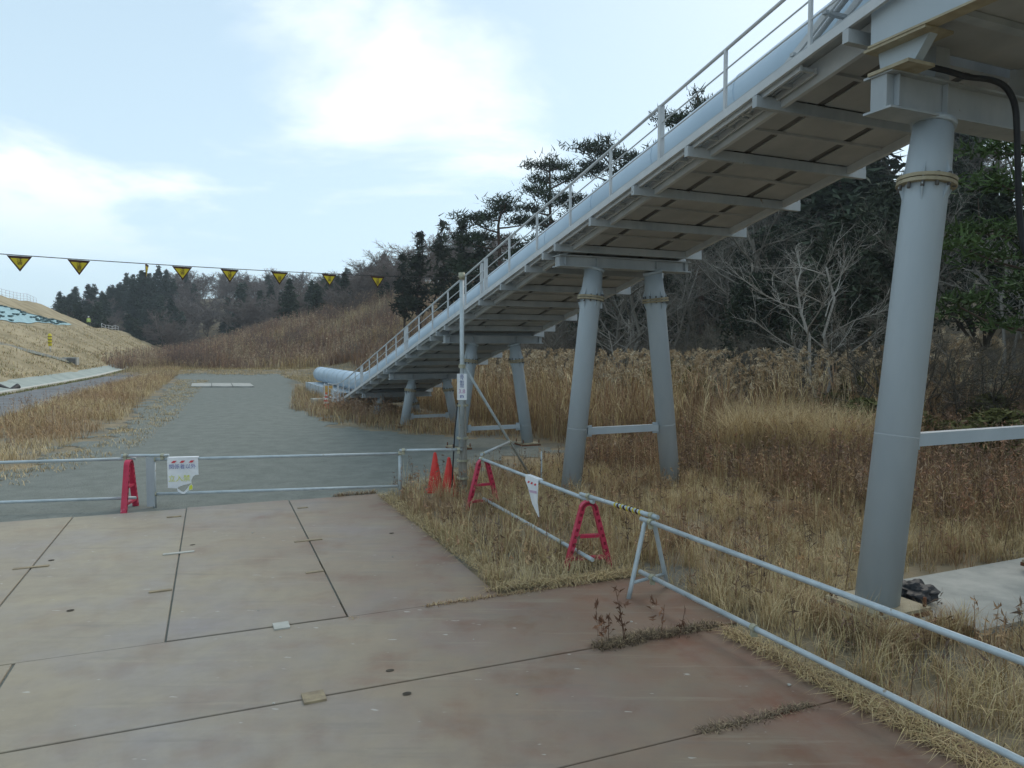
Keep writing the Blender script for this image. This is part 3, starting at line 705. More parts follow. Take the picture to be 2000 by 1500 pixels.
put_text('lettering', text_mesh('lettering', 'm', 0.09, M['ink_blue'], 0.002), (px_, fy, 1.785), (1, 0, 0), (0, 0, 1), bs_)
o = MB().tube([(0.53, 13.0, 0), (0.53, 13.0, 0.75)], [0.016, 0.013], 8).build('grey_stake', M['galv']); tag(o, 'thin upright grey stake in the grass behind the torn notice', 'stake')

# warning pennants on their wire
W0, W1 = Vector((px_, py_ - 0.10, 3.80)), Vector((-7.35, 7.35, 3.72))
def wire(f): return W0.lerp(W1, f) - Vector((0, 0, 0.10 * 4 * f * (1 - f) * 0.6))
bt = thing('pennant_wire', W0, 'thin wire strung from the tall pole carrying yellow warning pennants', 'wire')
MB().tube([wire(i / 24) for i in range(25)], 0.0055, 6).build('wire', M['black'], bt)
o = MB().tube([W1 + Vector((0, 0, -3.72)), W1 + Vector((0, 0, 0.1))], 0.04, 12).build('wire_pole', M['galv']); tag(o, 'grey pole holding the outer end of the pennant wire', 'pole')
wdir = (W0 - W1); wdir.z = 0; wdir.normalize()
flag_txt = text_mesh('lettering', '注\n意', 0.062, M['flag_dark'], 0.0, 0.9)
def flag_f(pxl):                                  # fraction along the wire seen at this bearing
    a = (pxl - 1000) / 1420.0
    return (a * W0.y - W0.x) / ((W1.x - W0.x) - a * (W1.y - W0.y))
fl_labels = ['yellow triangular pennant hanging closest to the tall pole', 'yellow pennant, second along the wire from the tall pole', 'yellow pennant, third along the wire from the tall pole',
             'yellow pennant, fourth along the wire from the tall pole', 'yellow pennant, fifth along the wire from the tall pole', 'yellow pennant twisted edge-on on the wire',
             'yellow pennant next beyond the twisted one on the wire', 'yellow pennant hanging outermost on the wire']
for i, (f, tw) in enumerate(zip([0.12, 0.30, 0.465, 0.615, 0.735, 0.80, 0.888, 0.968], [0.0, 0.06, -0.05, 0.05, -0.04, 1.2, 0.12, -0.06])):
    f = [flag_f(q) for q in (739, 645, 549, 452, 360, 292, 160, 45)][i]
    p = wire(f) - Vector((0, 0, 0.008))
    r3 = Matrix.Rotation(tw, 3, 'Z') @ wdir; nn = Vector((r3.y, -r3.x, 0))
    fl = thing('warning_pennant', p, fl_labels[i], 'pennant')
    sway = nn * (0.02 * math.sin(i * 2.1)); ww, hh = 0.125, 0.185
    MB().prism([p - r3 * ww, p + r3 * ww, p + sway - Vector((0, 0, hh))], -nn * 0.002).build('border', M['flag_dark'], fl)
    MB().prism([p - r3 * (ww - 0.035) + sway * 0.1 - Vector((0, 0, 0.028)), p + r3 * (ww - 0.035) + sway * 0.1 - Vector((0, 0, 0.028)), p + sway * 0.8 - Vector((0, 0, hh - 0.032))], nn * 0.002).build('yellow_field', M['flag_yellow'], fl)
    put_text('lettering', flag_txt, p + nn * 0.0045 + sway * 0.4 - Vector((0, 0, 0.078)), r3, (0, 0, 1), fl)

# ------------------------------------------------------------------ the conveyor
SLOPE, ZB0 = 0.201, 4.35
def zb(s):
    lo, hi, k = 0.14, 6.05, 0.16
    v = ZB0 - SLOPE * s
    v = lo + k * math.log1p(math.exp(min(60, (v - lo) / k)))
    return hi - k * math.log1p(math.exp(min(60, (hi - v) / k)))
def CV(s, w, h=0.0): return Vector((CX - SA * s + CA * w, CY + CA * s + SA * w, zb(s) + h))
def CG(s, w, z): return Vector((CX - SA * s + CA * w, CY + CA * s + SA * w, z))
def run(mb, s0, s1, w0, w1, h0, h1, step=1.2):
    n = max(1, int(abs(s1 - s0) / step)); ss = [s0 + (s1 - s0) * i / n for i in range(n + 1)]; b = len(mb.v)
    for s in ss: mb.v += [tuple(CV(s, w0, h0)), tuple(CV(s, w1, h0)), tuple(CV(s, w1, h1)), tuple(CV(s, w0, h1))]
    for i in range(n):
        for k in range(4): mb.f.append([b + 4 * i + k, b + 4 * i + (k + 1) % 4, b + 4 * i + 4 + (k + 1) % 4, b + 4 * i + 4 + k]); mb.sm.append(False)
    e = b + 4 * n; mb.f += [[b, b + 1, b + 2, b + 3], [e, e + 1, e + 2, e + 3]]; mb.sm += [False, False]
    return mb
cv = thing('covered_conveyor', CG(22, 0, 0), 'long inclined conveyor with pale blue tube cover and railed walkway', 'conveyor')
S_TOP, S_END = -6.35, 24.0
# tube cover, with raised joint rings
WP, HP, RP = -0.12, 0.90, 0.44
def tubepath(s0, s1, st): 
    n = int((s1 - s0) / st); return [CV(s0 + (s1 - s0) * i / n, WP, HP) for i in range(n + 1)]
tc_ = MB().tube(tubepath(-14, 34.6, 0.5), RP, 28).build('tube_cover', M['cover'], cv)
for k in range(26):
    s = -13 + 1.9 * k
    p = CV(s, WP, HP); d = (CV(s + 0.1, WP, HP) - CV(s - 0.1, WP, HP)).normalized()
    MB().ring(p, d, RP - 0.01, RP + 0.007, 0.05, 28).build('joint_ring', M['cover'], tc_)
# cross beams, deck sheets, stringers
beam_me = None
BS = [-0.2 + 1.206 * k for k in range(-5, 20)] + [0.27, 6.5, 12.25]
for s in sorted(BS):
    if s < S_TOP or zb(s) < 0.3: continue
    mb = MB(); hw = 1.53
    def cb(w, h, ds): return CV(s, w, h) + Vector((-SA * ds, CA * ds, 0))
    mb.quad8([cb(-hw, -0.125, -0.035), cb(hw, -0.125, -0.035), cb(hw, -0.125, 0.035), cb(-hw, -0.125, 0.035), cb(-hw, 0, -0.035), cb(hw, 0, -0.035), cb(hw, 0, 0.035), cb(-hw, 0, 0.035)])
    mb.quad8([cb(hw - 0.05, 0.001, -0.03), cb(hw, 0.001, -0.03), cb(hw, 0.001, 0.03), cb(hw - 0.05, 0.001, 0.03), cb(hw - 0.05, 0.10, -0.03), cb(hw, 0.10, -0.03), cb(hw, 0.10, 0.03), cb(hw - 0.05, 0.10, 0.03)])
    mb.build('cross_beam', M['steel_old'], cv)
bays = sorted([-0.2 + 1.206 * k for k in range(-6, 21)])
for a_, b_ in zip(bays[:-1], bays[1:]):
    if b_ < S_TOP or zb(a_) < 0.3: continue
    a2 = max(a_, S_TOP) + 0.045
    for w0, w1 in ((-1.13, -0.66), (-0.55, 0.44), (0.57, 1.16)):
        mb = MB(); run(mb, a2, b_ - 0.045, w0, w1, 0.003, 0.018, 0.7); mb.build('deck_sheet', M['under'], cv)
    mb = MB(); run(mb, (a_ + b_) / 2 - 0.02, (a_ + b_) / 2 + 0.02, -1.1, 1.12, -0.03, 0.002, 3); mb.build('sheet_rib', M['under'], cv)
for w in (-0.605, 0.505):
    mb = MB(); run(mb, S_TOP, S_END - 2, w - 0.05, w + 0.05, 0.022, 0.095); mb.build('stringer', M['darkslot'], cv)  # stringers coloured dark to paint in the shade of the deck slots
mb = MB(); run(mb, S_TOP, S_END, -1.12, 1.15, 0.10, 0.12); mb.build('upper_deck', M['under'], cv)
for w in (-1.16, 1.19):
    mb = MB(); run(mb, S_TOP, S_END + 1, w - 0.03, w + 0.03, -0.10, 0.13); mb.build('side_channel', M['rail'], cv)
mb = MB(); run(mb, S_TOP - 7, S_END + 0.8, -1.52, -1.48, 0.012, 0.105); mb.build('toe_plate', M['rail'], cv)
# cable ladder along the walkway edge
for w in (-1.44, -1.24):
    mb = MB(); run(mb, -5.6, S_END, w - 0.015, w + 0.015, -0.03, 0.03); mb.build('cable_ladder_rail', M['rail'], cv)
mb = MB()
s = -5.6
while s < 22: run(mb, s, s + 0.035, -1.42, -1.26, -0.02, 0.015, 9); s += 0.30
mb.build('cable_ladder_rungs', M['steel_old'], cv)['kind'] = 'stuff'
mb = MB()
for k in range(3): mb.tube([CV(q, -1.40 + 0.05 * k, 0.03) for q in np.arange(-5.5, 22, 1.2)], 0.012, 5)
mb.build('cables', M['steel_old'], cv)
def up_(s): t = max(0.0, (-4.9 - s)); return 0.02 + 0.42 * t
for w in (-1.36, -1.12):
    mb = MB(); pts = [CV(q, w, up_(q)) for q in np.arange(-4.4, -9.0, -0.35)]
    for p, q in zip(pts[:-1], pts[1:]): mb.bar(p, q, 0.03, 0.07)
    mb.build('cable_ladder_rail', M['rail'], cv)
for q in np.arange(-4.6, -9.0, -0.42):
    MB().bar(CV(q, -1.42, up_(q) - 0.02), CV(q, -1.06, up_(q) - 0.02), 0.05, 0.035).build('cable_ladder_rung', M['steel_old'], cv)
mb = MB(); mb.tube([CV(q, -1.24, up_(q) + 0.03) for q in np.arange(-4.4, -9.0, -0.35)], 0.03, 6); mb.build('cable', M['steel_old'], cv)
# walkway grating and handrail
mb = MB(); run(mb, S_TOP - 7, S_END, -1.46, -0.86, 0.135, 0.16); mb.build('walkway', M['steel_old'], cv)
RH = 0.81
for h, r in ((RH, 0.021), (0.58, 0.010), (0.38, 0.010)):
    MB().tube([CV(-13 + 0.6 * i, -1.48, h) for i in range(62)], r, 8).build('handrail', M['rail'], cv)
    MB().tube([CV(-13 + 0.6 * i, 1.30, h + 0.02) for i in range(62)], r, 6).build('handrail', M['rail'], cv)
k = 0; s = -12.1
while s < 23.6:
    w_, d_ = (0.035, 0.035)
    if k in (7, 12, 17, 22, 26): w_, d_ = 0.075, 0.05
    p = CV(s, -1.48, 0.012); q = CV(s, -1.48, RH)
    mb = MB(); mb.bar(p, q, w_, d_, up=(-SA, CA, 0)); mb.build('rail_post', M['rail'], cv)
    if k in (12, 17, 22): 
        p = CV(s + 0.35, -1.44, 0.012); q = CV(s + 0.35, -1.44, RH); MB().bar(p, q, 0.06, 0.05, up=(-SA, CA, 0)).build('rail_post', M['rail'], cv)
    MB().bar(CV(s, 1.30, 0.0), CV(s, 1.30, RH), 0.035, 0.035, up=(-SA, CA, 0)).build('rail_post', M['rail'], cv)
    s += 1.27; k += 1
# level tail section: base frame, side panels
for w in (-1.0, 0.45):
    mb = MB(); run(mb, 23.0, 34.6, w - 0.03, w + 0.03, -0.13, 0.42); mb.build('side_panel', M['steel'], cv)
mb = MB(); run(mb, 23.0, 34.6, -0.96, 0.41, 0.36, 0.40); mb.build('tail_deck', M['steel'], cv)
for s in np.arange(23.4, 34.4, 1.5):
    MB().bar(CV(s, -1.05, -0.13), CV(s, -1.05, 0.44), 0.06, 0.05, up=(-SA, CA, 0)).build('panel_stiffener', M['rail'], cv)
    MB().ring(CV(s + 0.2, WP, HP), (-SA, CA, 0), RP - 0.01, RP + 0.012, 0.09, 28).build('saddle', M['steel'], cv)
mb = MB(); mb.bar(CV(24.6, -1.48, 0.15), CV(24.6, -1.48, 0.8), 0.035, 0.035, up=(1, 0, 0)); mb.bar(CV(23.9, -1.48, 0.78), CV(25.0, -1.48, 0.66), 0.03, 0.03); mb.build('rail_return', M['rail'], cv)
MB().box(CV(25.6, -1.13, 0.30), (0.45, 0.10, 0.62), Matrix.Rotation(AZ, 3, 'Z')).build('orange_panel', M['orange'], cv)
# stones and a grey footing under the walkway end
o = MB().box(CG(24.2, -1.5, 0.10), (1.3, 0.9, 0.22), Matrix.Rotation(AZ, 3, 'Z')).build('footing_block', M['concrete']); tag(o, 'grey concrete footing under the conveyor walkway end', 'footing')

# ------------------------------------------------------------------ piers
def pier(s, base_half, top_half, z_top, r, z_flange, z_tie, label, zbase=0.0, cap_h=0.30, cap_half=1.36, pad=True, dr=0.0):
    t = thing('support_pier', CG(s, 0, zbase), label, 'pier')
    vdir = Vector((CA, SA, 0))
    for sg in (-1, 1):
        off = dr if sg > 0 else 0.0
        a, b = CG(s, sg * base_half + off, zbase + 0.03), CG(s, sg * top_half + off, z_top)
        d = (b - a).normalized(); L = (b - a).length
        at_ = lambda z: a.lerp(b, (z - a.z) / (b.z - a.z))
        lg = MB().tube([a, at_(z_flange - 0.12), at_(z_flange), b], [r, r, r * 1.06, r * 0.90], 24).build('leg', M['steel'], t)
        mb = MB()
        for dz in (-0.022, 0.022): mb.ring(at_(z_flange) + d * dz, d, r * 0.9, r * 1.34, 0.034, 24)
        mb.build('flange', M['flange'], lg)
        mb = MB(); e1 = vdir; e2 = Vector((-SA, CA, 0))
        for k in range(12):
            q = 2 * math.pi * k / 12; p = at_(z_flange) + (e1 * math.cos(q) + e2 * math.sin(q)) * r * 1.2
            mb.tube([p - d * 0.065, p + d * 0.065], 0.016, 6)
        mb.build('bolts', M['darkslot'], lg)['kind'] = 'stuff'
        mb = MB()
        for k in range(6):
            q = 2 * math.pi * (k + 0.5) / 6; rad = e1 * math.cos(q) + e2 * math.sin(q); p = at_(z_flange); tn = d.cross(rad) * 0.006
            for sgn in (-1, 1):
                poly = [p + rad * r * 0.93 + d * 0.03 * sgn, p + rad * r * 1.30 + d * 0.03 * sgn, p + rad * r * 0.93 + d * 0.22 * sgn]
                mb.prism([v - tn for v in poly], tn * 2)
        mb.build('gussets', M['steel'], lg)
        MB().box(a + Vector((0, 0, -0.012)), (r * 3.3, r * 3.3, 0.03), Matrix.Rotation(AZ, 3, 'Z')).build('base_plate', M['flange'], lg)
        mb = MB(); mb.box(a + Vector((0, 0, -0.048)), (r * 3.4, r * 3.4, 0.04), Matrix.Rotation(AZ, 3, 'Z')); mb.build('grout_bed', M['rust'], lg)
        mb = MB()
        for i_, j_ in ((-1, -1), (1, -1), (1, 1), (-1, 1)):
            p = a + e1 * (i_ * r * 1.45) + e2 * (j_ * r * 1.45); mb.tube([p, p + Vector((0, 0, 0.09))], 0.016, 6)
            dd = (e1 * i_ + e2 * j_).normalized(); tn = d.cross(dd).normalized() * 0.006; p0 = a + Vector((0, 0, 0.005))
        mb.build('anchor_bolts', M['rust'], lg)
        # stub between leg and cap
        MB().tube([b - d * 0.02, CG(s, sg * top_half * 0.985 + off, z_top + 0.03)], r * 1.02, 24).build('leg_head', M['steel'], lg)
        if z_tie: MB().ring(at_(z_tie + 0.05), d, r * 0.95, r * 1.004, 0.012, 24).build('weld_seam', M['steel_old'], lg)
        if z_tie:
            MB().box(at_(z_tie) - vdir * (sg * (r + 0.05)), (0.14, 0.03, 0.20), Matrix.Rotation(AZ, 3, 'Z')).build('tie_gusset', M['steel'], lg)
    if z_tie:
        x0 = base_half + (top_half - base_half) * (z_tie - zbase) / (z_top - zbase) - r - 0.02
        MB().bar(CG(s, -x0, z_tie), CG(s, x0 + dr, z_tie), 0.10, 0.125 if r > 0.16 else 0.10).build('tie_beam', M['steel'], t)
    cp = MB(); cp.bar(CG(s, -cap_half, z_top + 0.03 + cap_h / 2), CG(s, cap_half + dr, z_top + 0.03 + cap_h / 2), 0.17, cap_h - 0.04); cp = cp.build('cap_beam', M['steel_old'], t)
    for z in (z_top + 0.04, z_top + 0.02 + cap_h):
        MB().bar(CG(s, -cap_half - 0.02, z), CG(s, cap_half + dr + 0.02, z), 0.30, 0.02).build('cap_flange', M['steel_old'], cp)
    for w in (-cap_half * 0.93, -top_half, top_half, cap_half * 0.93):
        mb = MB()
        for e in (-1, 1):
            c_ = CG(s + e * 0.115, w, z_top + 0.03 + cap_h / 2); mb.box(c_, (0.014, 0.055, cap_h - 0.06), Matrix.Rotation(AZ, 3, 'Z'))
        mb.build('web_stiffener', M['steel_old'], cp)
    if pad:
        for sg in (-1, 1):
            pass
        z = zbase - 0.06
        MB().box(CG(s, 0, z - 0.12), (2 * base_half + 1.3, 1.1, 0.24), Matrix.Rotation(AZ, 3, 'Z')).build('footing', M['concrete'], t)
    return t
p1 = pier(-6.5, 1.26, 0.66, 4.74, 0.195, 4.18, 1.72, 'tallest pier, by the concrete slab under the road-crossing girder', zbase=0.16, cap_h=0.34, cap_half=1.40, pad=False, dr=0.50)
pier(0.03, 1.08, 0.63, 4.00, 0.180, 3.50, 1.12, 'second tallest pier, standing in tall dry weeds', zbase=0.02, cap_h=0.20)
pier(6.35, 0.98, 0.60, 2.71, 0.158, 2.28, 0.52, 'medium height pier behind the tall thin pole', zbase=0.05, cap_h=0.20)
pier(12.1, 0.88, 0.60, 1.55, 0.148, 1.22, 0.34, 'short pier at the edge of the gravel yard', zbase=0.05, cap_h=0.20)
pier(16.4, 0.84, 0.62, 0.69, 0.14, 0.45, None, 'shortest pier, low under the conveyor tail', zbase=0.03, cap_h=0.20)
# concrete slab beside the tall pier
sl = MB().quad8([CG(-7.15, -0.75, -0.05), CG(-7.15, 4.6, -0.05), CG(-5.85, 4.6, -0.05), CG(-5.85, -0.75, -0.05), CG(-7.15, -0.75, 0.06), CG(-7.15, 4.6, 0.06), CG(-5.85, 4.6, 0.06), CG(-5.85, -0.75, 0.06)]).build('footing_slab', M['concrete'])
tag(sl, 'long pale concrete footing slab beside the tallest pier', 'slab')
o = MB().quad8([CG(-6.9, -1.62, -0.05), CG(-6.9, -0.80, -0.05), CG(-6.1, -0.80, -0.05), CG(-6.1, -1.62, -0.05), CG(-6.9, -1.62, 0.12), CG(-6.9, -0.80, 0.12), CG(-6.1, -0.80, 0.12), CG(-6.1, -1.62, 0.12)]).build('footing_slab', M['concrete'])
tag(o, 'concrete footing under the rusty base of the tallest pier', 'slab')
# crumpled black bag by the pier foot
bm = bmesh.new(); bmesh.ops.create_icosphere(bm, subdivisions=4, radius=1.0)
for v in bm.verts:
    n_ = mnoise.noise(v.co * 2.3) * 0.35 + mnoise.noise(v.co * 6.0) * 0.12
    v.co = v.co * (1 + n_); v.co = Vector((v.co.x * 0.27, v.co.y * 0.17, max(v.co.z * 0.12, -0.07)))
me = bpy.data.meshes.new('black_bag'); bm.to_mesh(me); bm.free(); me.materials.append(M['black'])
o = link(bpy.data.objects.new('black_bag', me)); o.location = CG(-6.45, -0.70, 0.17); o.rotation_euler = (0, 0, 0.5); tag(o, 'crumpled black bag lying at the foot of the tallest pier', 'bag')

# girder span that crosses the road
gs = thing('girder_span', CG(-6.45, 0, 5.42), 'deep grey box girder span carried by the tallest pier', 'girder')
def gbox(name, s0, s1, w0, w1, z0, z1, m, par=gs):
    return MB().quad8([CG(s0, w0, z0), CG(s0, w1, z0), CG(s1, w1, z0), CG(s1, w0, z0), CG(s0, w0, z1), CG(s0, w1, z1), CG(s1, w1, z1), CG(s1, w0, z1)]).build(name, m, par)
gbox('side_web', -6.42, -24, -1.42, -1.38, 5.38, 7.0, M['steel'])
gbox('side_web', -6.42, -24, 1.06, 1.10, 5.38, 7.0, M['steel'])
gbox('end_plate', -6.42, -6.46, -1.375, 1.055, 5.47, 5.62, M['steel_old'])
gbox('bottom_plate', -6.50, -24, -1.375, 1.055, 5.44, 5.46, M['under'])
for w in (-1.40, 1.08): gbox('bottom_flange', -6.42, -24, w - 0.06, w + 0.10, 5.355, 5.375, M['flange'])
for k in range(10):
    s = -7.1 - 1.7 * k; gbox('floor_beam', s, s - 0.10, -1.37, 1.05, 5.38, 5.435, M['steel_old'])
# bearings between cap and girder
for w, lab in ((-1.27, 1), (1.0, 1)):
    z0 = 5.10 + 0.02
    mb = MB(); mb.box(CG(-6.62, w, 5.12), (0.34, 0.42, 0.03), Matrix.Rotation(AZ, 3, 'Z')); mb.build('sole_plate', M['flange'], gs)
    poly = [CG(-6.45, w, 5.14), CG(-6.79, w, 5.14), CG(-6.95, w, 5.345), CG(-6.42, w, 5.345)]
    mb = MB(); mb.prism([p - Vector((CA, SA, 0)) * 0.05 for p in poly], Vector((CA, SA, 0)) * 0.10); mb.build('bearing', M['steel'], gs)
    MB().box(CG(-6.68, w, 5.342), (0.36, 0.62, 0.025), Matrix.Rotation(AZ, 3, 'Z')).build('bearing_plate', M['flange'], gs)
for w in (-0.66, 0.66):
    MB().box(CG(-6.5, w, 5.28), (0.19, 0.16, 0.36), Matrix.Rotation(AZ, 3, 'Z')).build('stub_column', M['steel_old'], gs)
# black cable looping under the girder and hanging down past the pier
pts = [Vector(q) for q in ((3.56, 6.72, 5.30), (3.59, 6.75, 5.24), (3.73, 6.75, 5.18), (3.97, 6.8, 5.15), (4.21, 6.85, 5.11), (4.46, 6.9, 5.1), (4.6, 6.9, 5.03), (4.69, 6.9, 4.87), (4.72, 6.9, 4.61), (4.74, 6.9, 4.28), (4.76, 6.9, 3.95), (4.8, 6.9, 3.66), (4.87, 6.9, 3.47), (5.2, 7.0, 3.40))]
from mathutils import geometry as mgeo
def smooth_path(P, n=6):
    out = []
    for i in range(len(P) - 1):
        p0, p1_, p2_, p3 = P[max(i - 1, 0)], P[i], P[i + 1], P[min(i + 2, len(P) - 1)]
        for k in range(n):
            t = k / n; out.append(0.5 * ((2 * p1_) + (p2_ - p0) * t + (2 * p0 - 5 * p1_ + 4 * p2_ - p3) * t * t + (3 * p1_ - p0 - 3 * p2_ + p3) * t ** 3))
    out.append(P[-1]); return out
MB().tube(smooth_path(pts), 0.028, 8).build('power_cable', M['black'], gs)

# ------------------------------------------------------------------ plants: builders
def rand_unit(n):
    a = rng.uniform(0, 2 * np.pi, n); return np.c_[np.cos(a), np.sin(a), np.zeros(n)]
def blades(P, h, wd, lean, col, cvar=0.15, tip=1.15):
    """bent three-triangle blades at points P; returns verts, tris, tints"""
    n = len(P); d = rand_unit(n); side = np.c_[-d[:, 1], d[:, 0], np.zeros(n)] * (wd[:, None] * 0.5)
    ld = d * (lean * h)[:, None]; up = np.zeros((n, 3)); up[:, 2] = h
    mid = P + 0.55 * up + 0.30 * ld; top = P + up * (1 - 0.25 * lean[:, None]) + ld
    V = np.stack([P - side, P + side, mid + side * 0.75, mid - side * 0.75, top], 1).reshape(-1, 3)
    b = (np.arange(n) * 5)[:, None]
    T = np.concatenate([b + np.array([[0, 1, 2]]), b + np.array([[0, 2, 3]]), b + np.array([[3, 2, 4]])], 0)
    c = col * (1 + rng.uniform(-cvar, cvar, (n, 1)))
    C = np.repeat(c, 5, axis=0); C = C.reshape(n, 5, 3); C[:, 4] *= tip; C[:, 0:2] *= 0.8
    return V, T, C.reshape(-1, 3)
class Soup:
    def __init__(s): s.V = []; s.T = []; s.C = []; s.n = 0
    def add(s, V, T, C):
        s.V.append(V); s.T.append(T + s.n); s.C.append(C); s.n += len(V); return s
    def strands(s, A, B, w0, w1, C):
        """flat ribbons from A to B, tapering; each turned at random about its length"""
        A = np.asarray(A, float); B = np.asarray(B, float); n = len(A)
        if n == 0: return s
        d = B - A; r = rng.normal(size=(n, 3)); sd = np.cross(d, r); sd /= (np.linalg.norm(sd, axis=1, keepdims=True) + 1e-9)
        w0 = np.broadcast_to(w0, (n,))[:, None]; w1 = np.broadcast_to(w1, (n,))[:, None]
        V = np.stack([A - sd * w0 / 2, A + sd * w0 / 2, B + sd * w1 / 2, B - sd * w1 / 2], 1).reshape(-1, 3)
        b = (np.arange(n) * 4)[:, None]; T = np.concatenate([b + np.array([[0, 1, 2]]), b + np.array([[0, 2, 3]])], 0)
        C = np.broadcast_to(np.asarray(C, float), (n, 3)); return s.add(V, T, np.repeat(C, 4, axis=0))
    def tris(s, P, size, C, flat=0.0, stretch=1.0):
        """scattered leaf triangles at points P"""
        n = len(P); a = rng.normal(size=(n, 3)); a[:, 2] *= (1 - flat); a /= np.linalg.norm(a, axis=1, keepdims=True) + 1e-9
        b = rng.normal(size=(n, 3)); b[:, 2] *= (1 - flat); b -= a * (a * b).sum(1, keepdims=True); b /= np.linalg.norm(b, axis=1, keepdims=True) + 1e-9
        sz = np.broadcast_to(size, (n,))[:, None]
        V = np.stack([P - a * sz * stretch * 0.5, P + b * sz * 0.45, P + a * sz * stretch * 0.7], 1).reshape(-1, 3)
        T = np.arange(3 * n).reshape(n, 3); return s.add(V, T, np.repeat(np.broadcast_to(C, (n, 3)), 3, axis=0))
    def mesh(s, name, m):
        return mesh_np(name, np.concatenate(s.V), np.concatenate(s.T), m, np.clip(np.concatenate(s.C), 0, 1))
def palette(n, cols, wts=None):
    cols = np.array(cols); return cols[rng.choice(len(cols), n, p=wts)]
STRAW = [(0.53, 0.41, 0.225), (0.62, 0.50, 0.30), (0.43, 0.32, 0.17), (0.46, 0.375, 0.19), (0.35, 0.245, 0.135)]
BROWN = [(0.29, 0.18, 0.11), (0.36, 0.23, 0.135), (0.22, 0.145, 0.095), (0.42, 0.285, 0.165), (0.30, 0.215, 0.12)]
RUSSET = [(0.26, 0.17, 0.12), (0.31, 0.205, 0.145), (0.21, 0.14, 0.105), (0.36, 0.27, 0.19)]
def palette_sp(P, cols, sc_=0.25, mix=0.35):
    """colours that drift from patch to patch"""
    f = 0.5 + 0.28 * np.sin(P[:, 0] * sc_ * 1.9 + 1.6 * np.sin(P[:, 1] * sc_)) + 0.28 * np.sin(P[:, 1] * sc_ * 1.3 + 2.0 * np.sin(P[:, 0] * sc_ * 0.7) + 1)
    k = np.clip((f + rng.normal(0, mix, len(P))) * len(cols), 0, len(cols) - 1).astype(int); return np.array(cols)[k]
def scatter_poly(poly, n, clump=0.0, cs=1.0):
    poly = np.array(poly); lo, hi = poly.min(0), poly.max(0); out = []
    while sum(map(len, out)) < n:
        q = rng.uniform(lo, hi, (n * 2, 2)); q = q[in_poly(q[:, 0], q[:, 1], [tuple(p) for p in poly])]
        if clump:
            f = 0.5 + 0.25 * np.sin(q[:, 0] * 2.3 * cs + 1.7 * np.sin(q[:, 1] * 1.1 * cs)) + 0.25 * np.sin(q[:, 1] * 2.9 * cs + 1.3 * np.sin(q[:, 0] * 1.7 * cs))
            q = q[rng.uniform(0, 1, len(q)) > clump * (1 - f)]
        out.append(q)
    q = np.concatenate(out)[:n]
    return np.c_[q, ground_h(q[:, 0], q[:, 1])]
def not_on_plates(P, m=0.02):
    w = (P[:, 0] + 1.57) * 0.9245 + (P[:, 1] - 6.87) * 0.381; u = -(P[:, 0] + 1.57) * 0.381 + (P[:, 1] - 6.87) * 0.9245
    inside = ((w > -9) & (w < 1.56 + m) & (u > -0.02) & (u < 5.8 + m)) | ((w < 3.36 + m) & (u <= 0.0 + m) & (u > -4.6))
    s, w2 = sw(P[:, 0], P[:, 1])
    slab = ((s > -7.2) & (s < -5.8) & (w2 > -0.78) & (w2 < 4.65)) | ((s > -6.92) & (s < -6.08) & (w2 > -1.64) & (w2 < -0.7))
    return P[~(inside | slab)]
def grass_obj(name, parts, label, cat='grass'):
    so = Soup()
    for p in parts: so.add(*p)
    o = link(bpy.data.objects.new(name, so.mesh(name, M['leaf']))); return tag(o, label, cat, kind='stuff')
def tufted(P, per, spread):
    """each point becomes a tuft of blades"""
    Q = np.repeat(P, per, axis=0); Q[:, :2] += rng.normal(0, spread, (len(Q), 2)); return Q
U = rng.uniform

# ---- short straw-coloured grass between the plates and the piers
R1 = [(-2.2, 12.9), (-0.2, 7.7), (1.5, 8.25), (1.8, 7.4), (2.1, 6.5), (3.3, 3.7), (4.2, 2.2), (6.5, 4), (9, 7.5), (8, 11), (4, 14.5), (1, 16), (-1.3, 14.5)]
P = not_on_plates(tufted(scatter_poly(R1, 4300, 0.9), 16, 0.045), -0.03); n = len(P)
g1 = blades(P, U(0.08, 0.32, n), U(0.003, 0.008, n), U(0.3, 1.3, n), palette_sp(P, [BROWN[1], STRAW[4], STRAW[2], STRAW[3], STRAW[0], STRAW[1]], 1.2, 0.25))
P = not_on_plates(tufted(scatter_poly(R1, 480, 0.7), 15, 0.05), 0.0); n = len(P)
g2 = blades(P, U(0.25, 0.62, n), U(0.004, 0.008, n), U(0.1, 0.55, n), palette(n, STRAW + BROWN[:2]))
# pale fountain tufts
Pc = not_on_plates(scatter_poly(R1, 170, 0.5), 0.12); P = tufted(Pc, 55, 0.05); n = len(P)
g3 = blades(P, U(0.22, 0.55, n), U(0.003, 0.007, n), U(0.25, 1.1, n), palette(n, [(0.62, 0.50, 0.30), (0.55, 0.44, 0.25), (0.50, 0.36, 0.19)]))
Pc = np.array([CG(-6.5 + a_, -1.26 + b_, 0.0) for a_, b_ in zip(np.r_[U(-0.62, 0.62, 60), U(-0.62, -0.45, 70)], np.r_[U(-0.62, -0.44, 60), U(-0.6, 0.7, 70)])]); P = not_on_plates(tufted(Pc, 26, 0.04)); n = len(P)
g4 = blades(P, U(0.12, 0.36, n), U(0.003, 0.007, n), U(0.25, 1.0, n), palette(n, STRAW + BROWN[:2]))
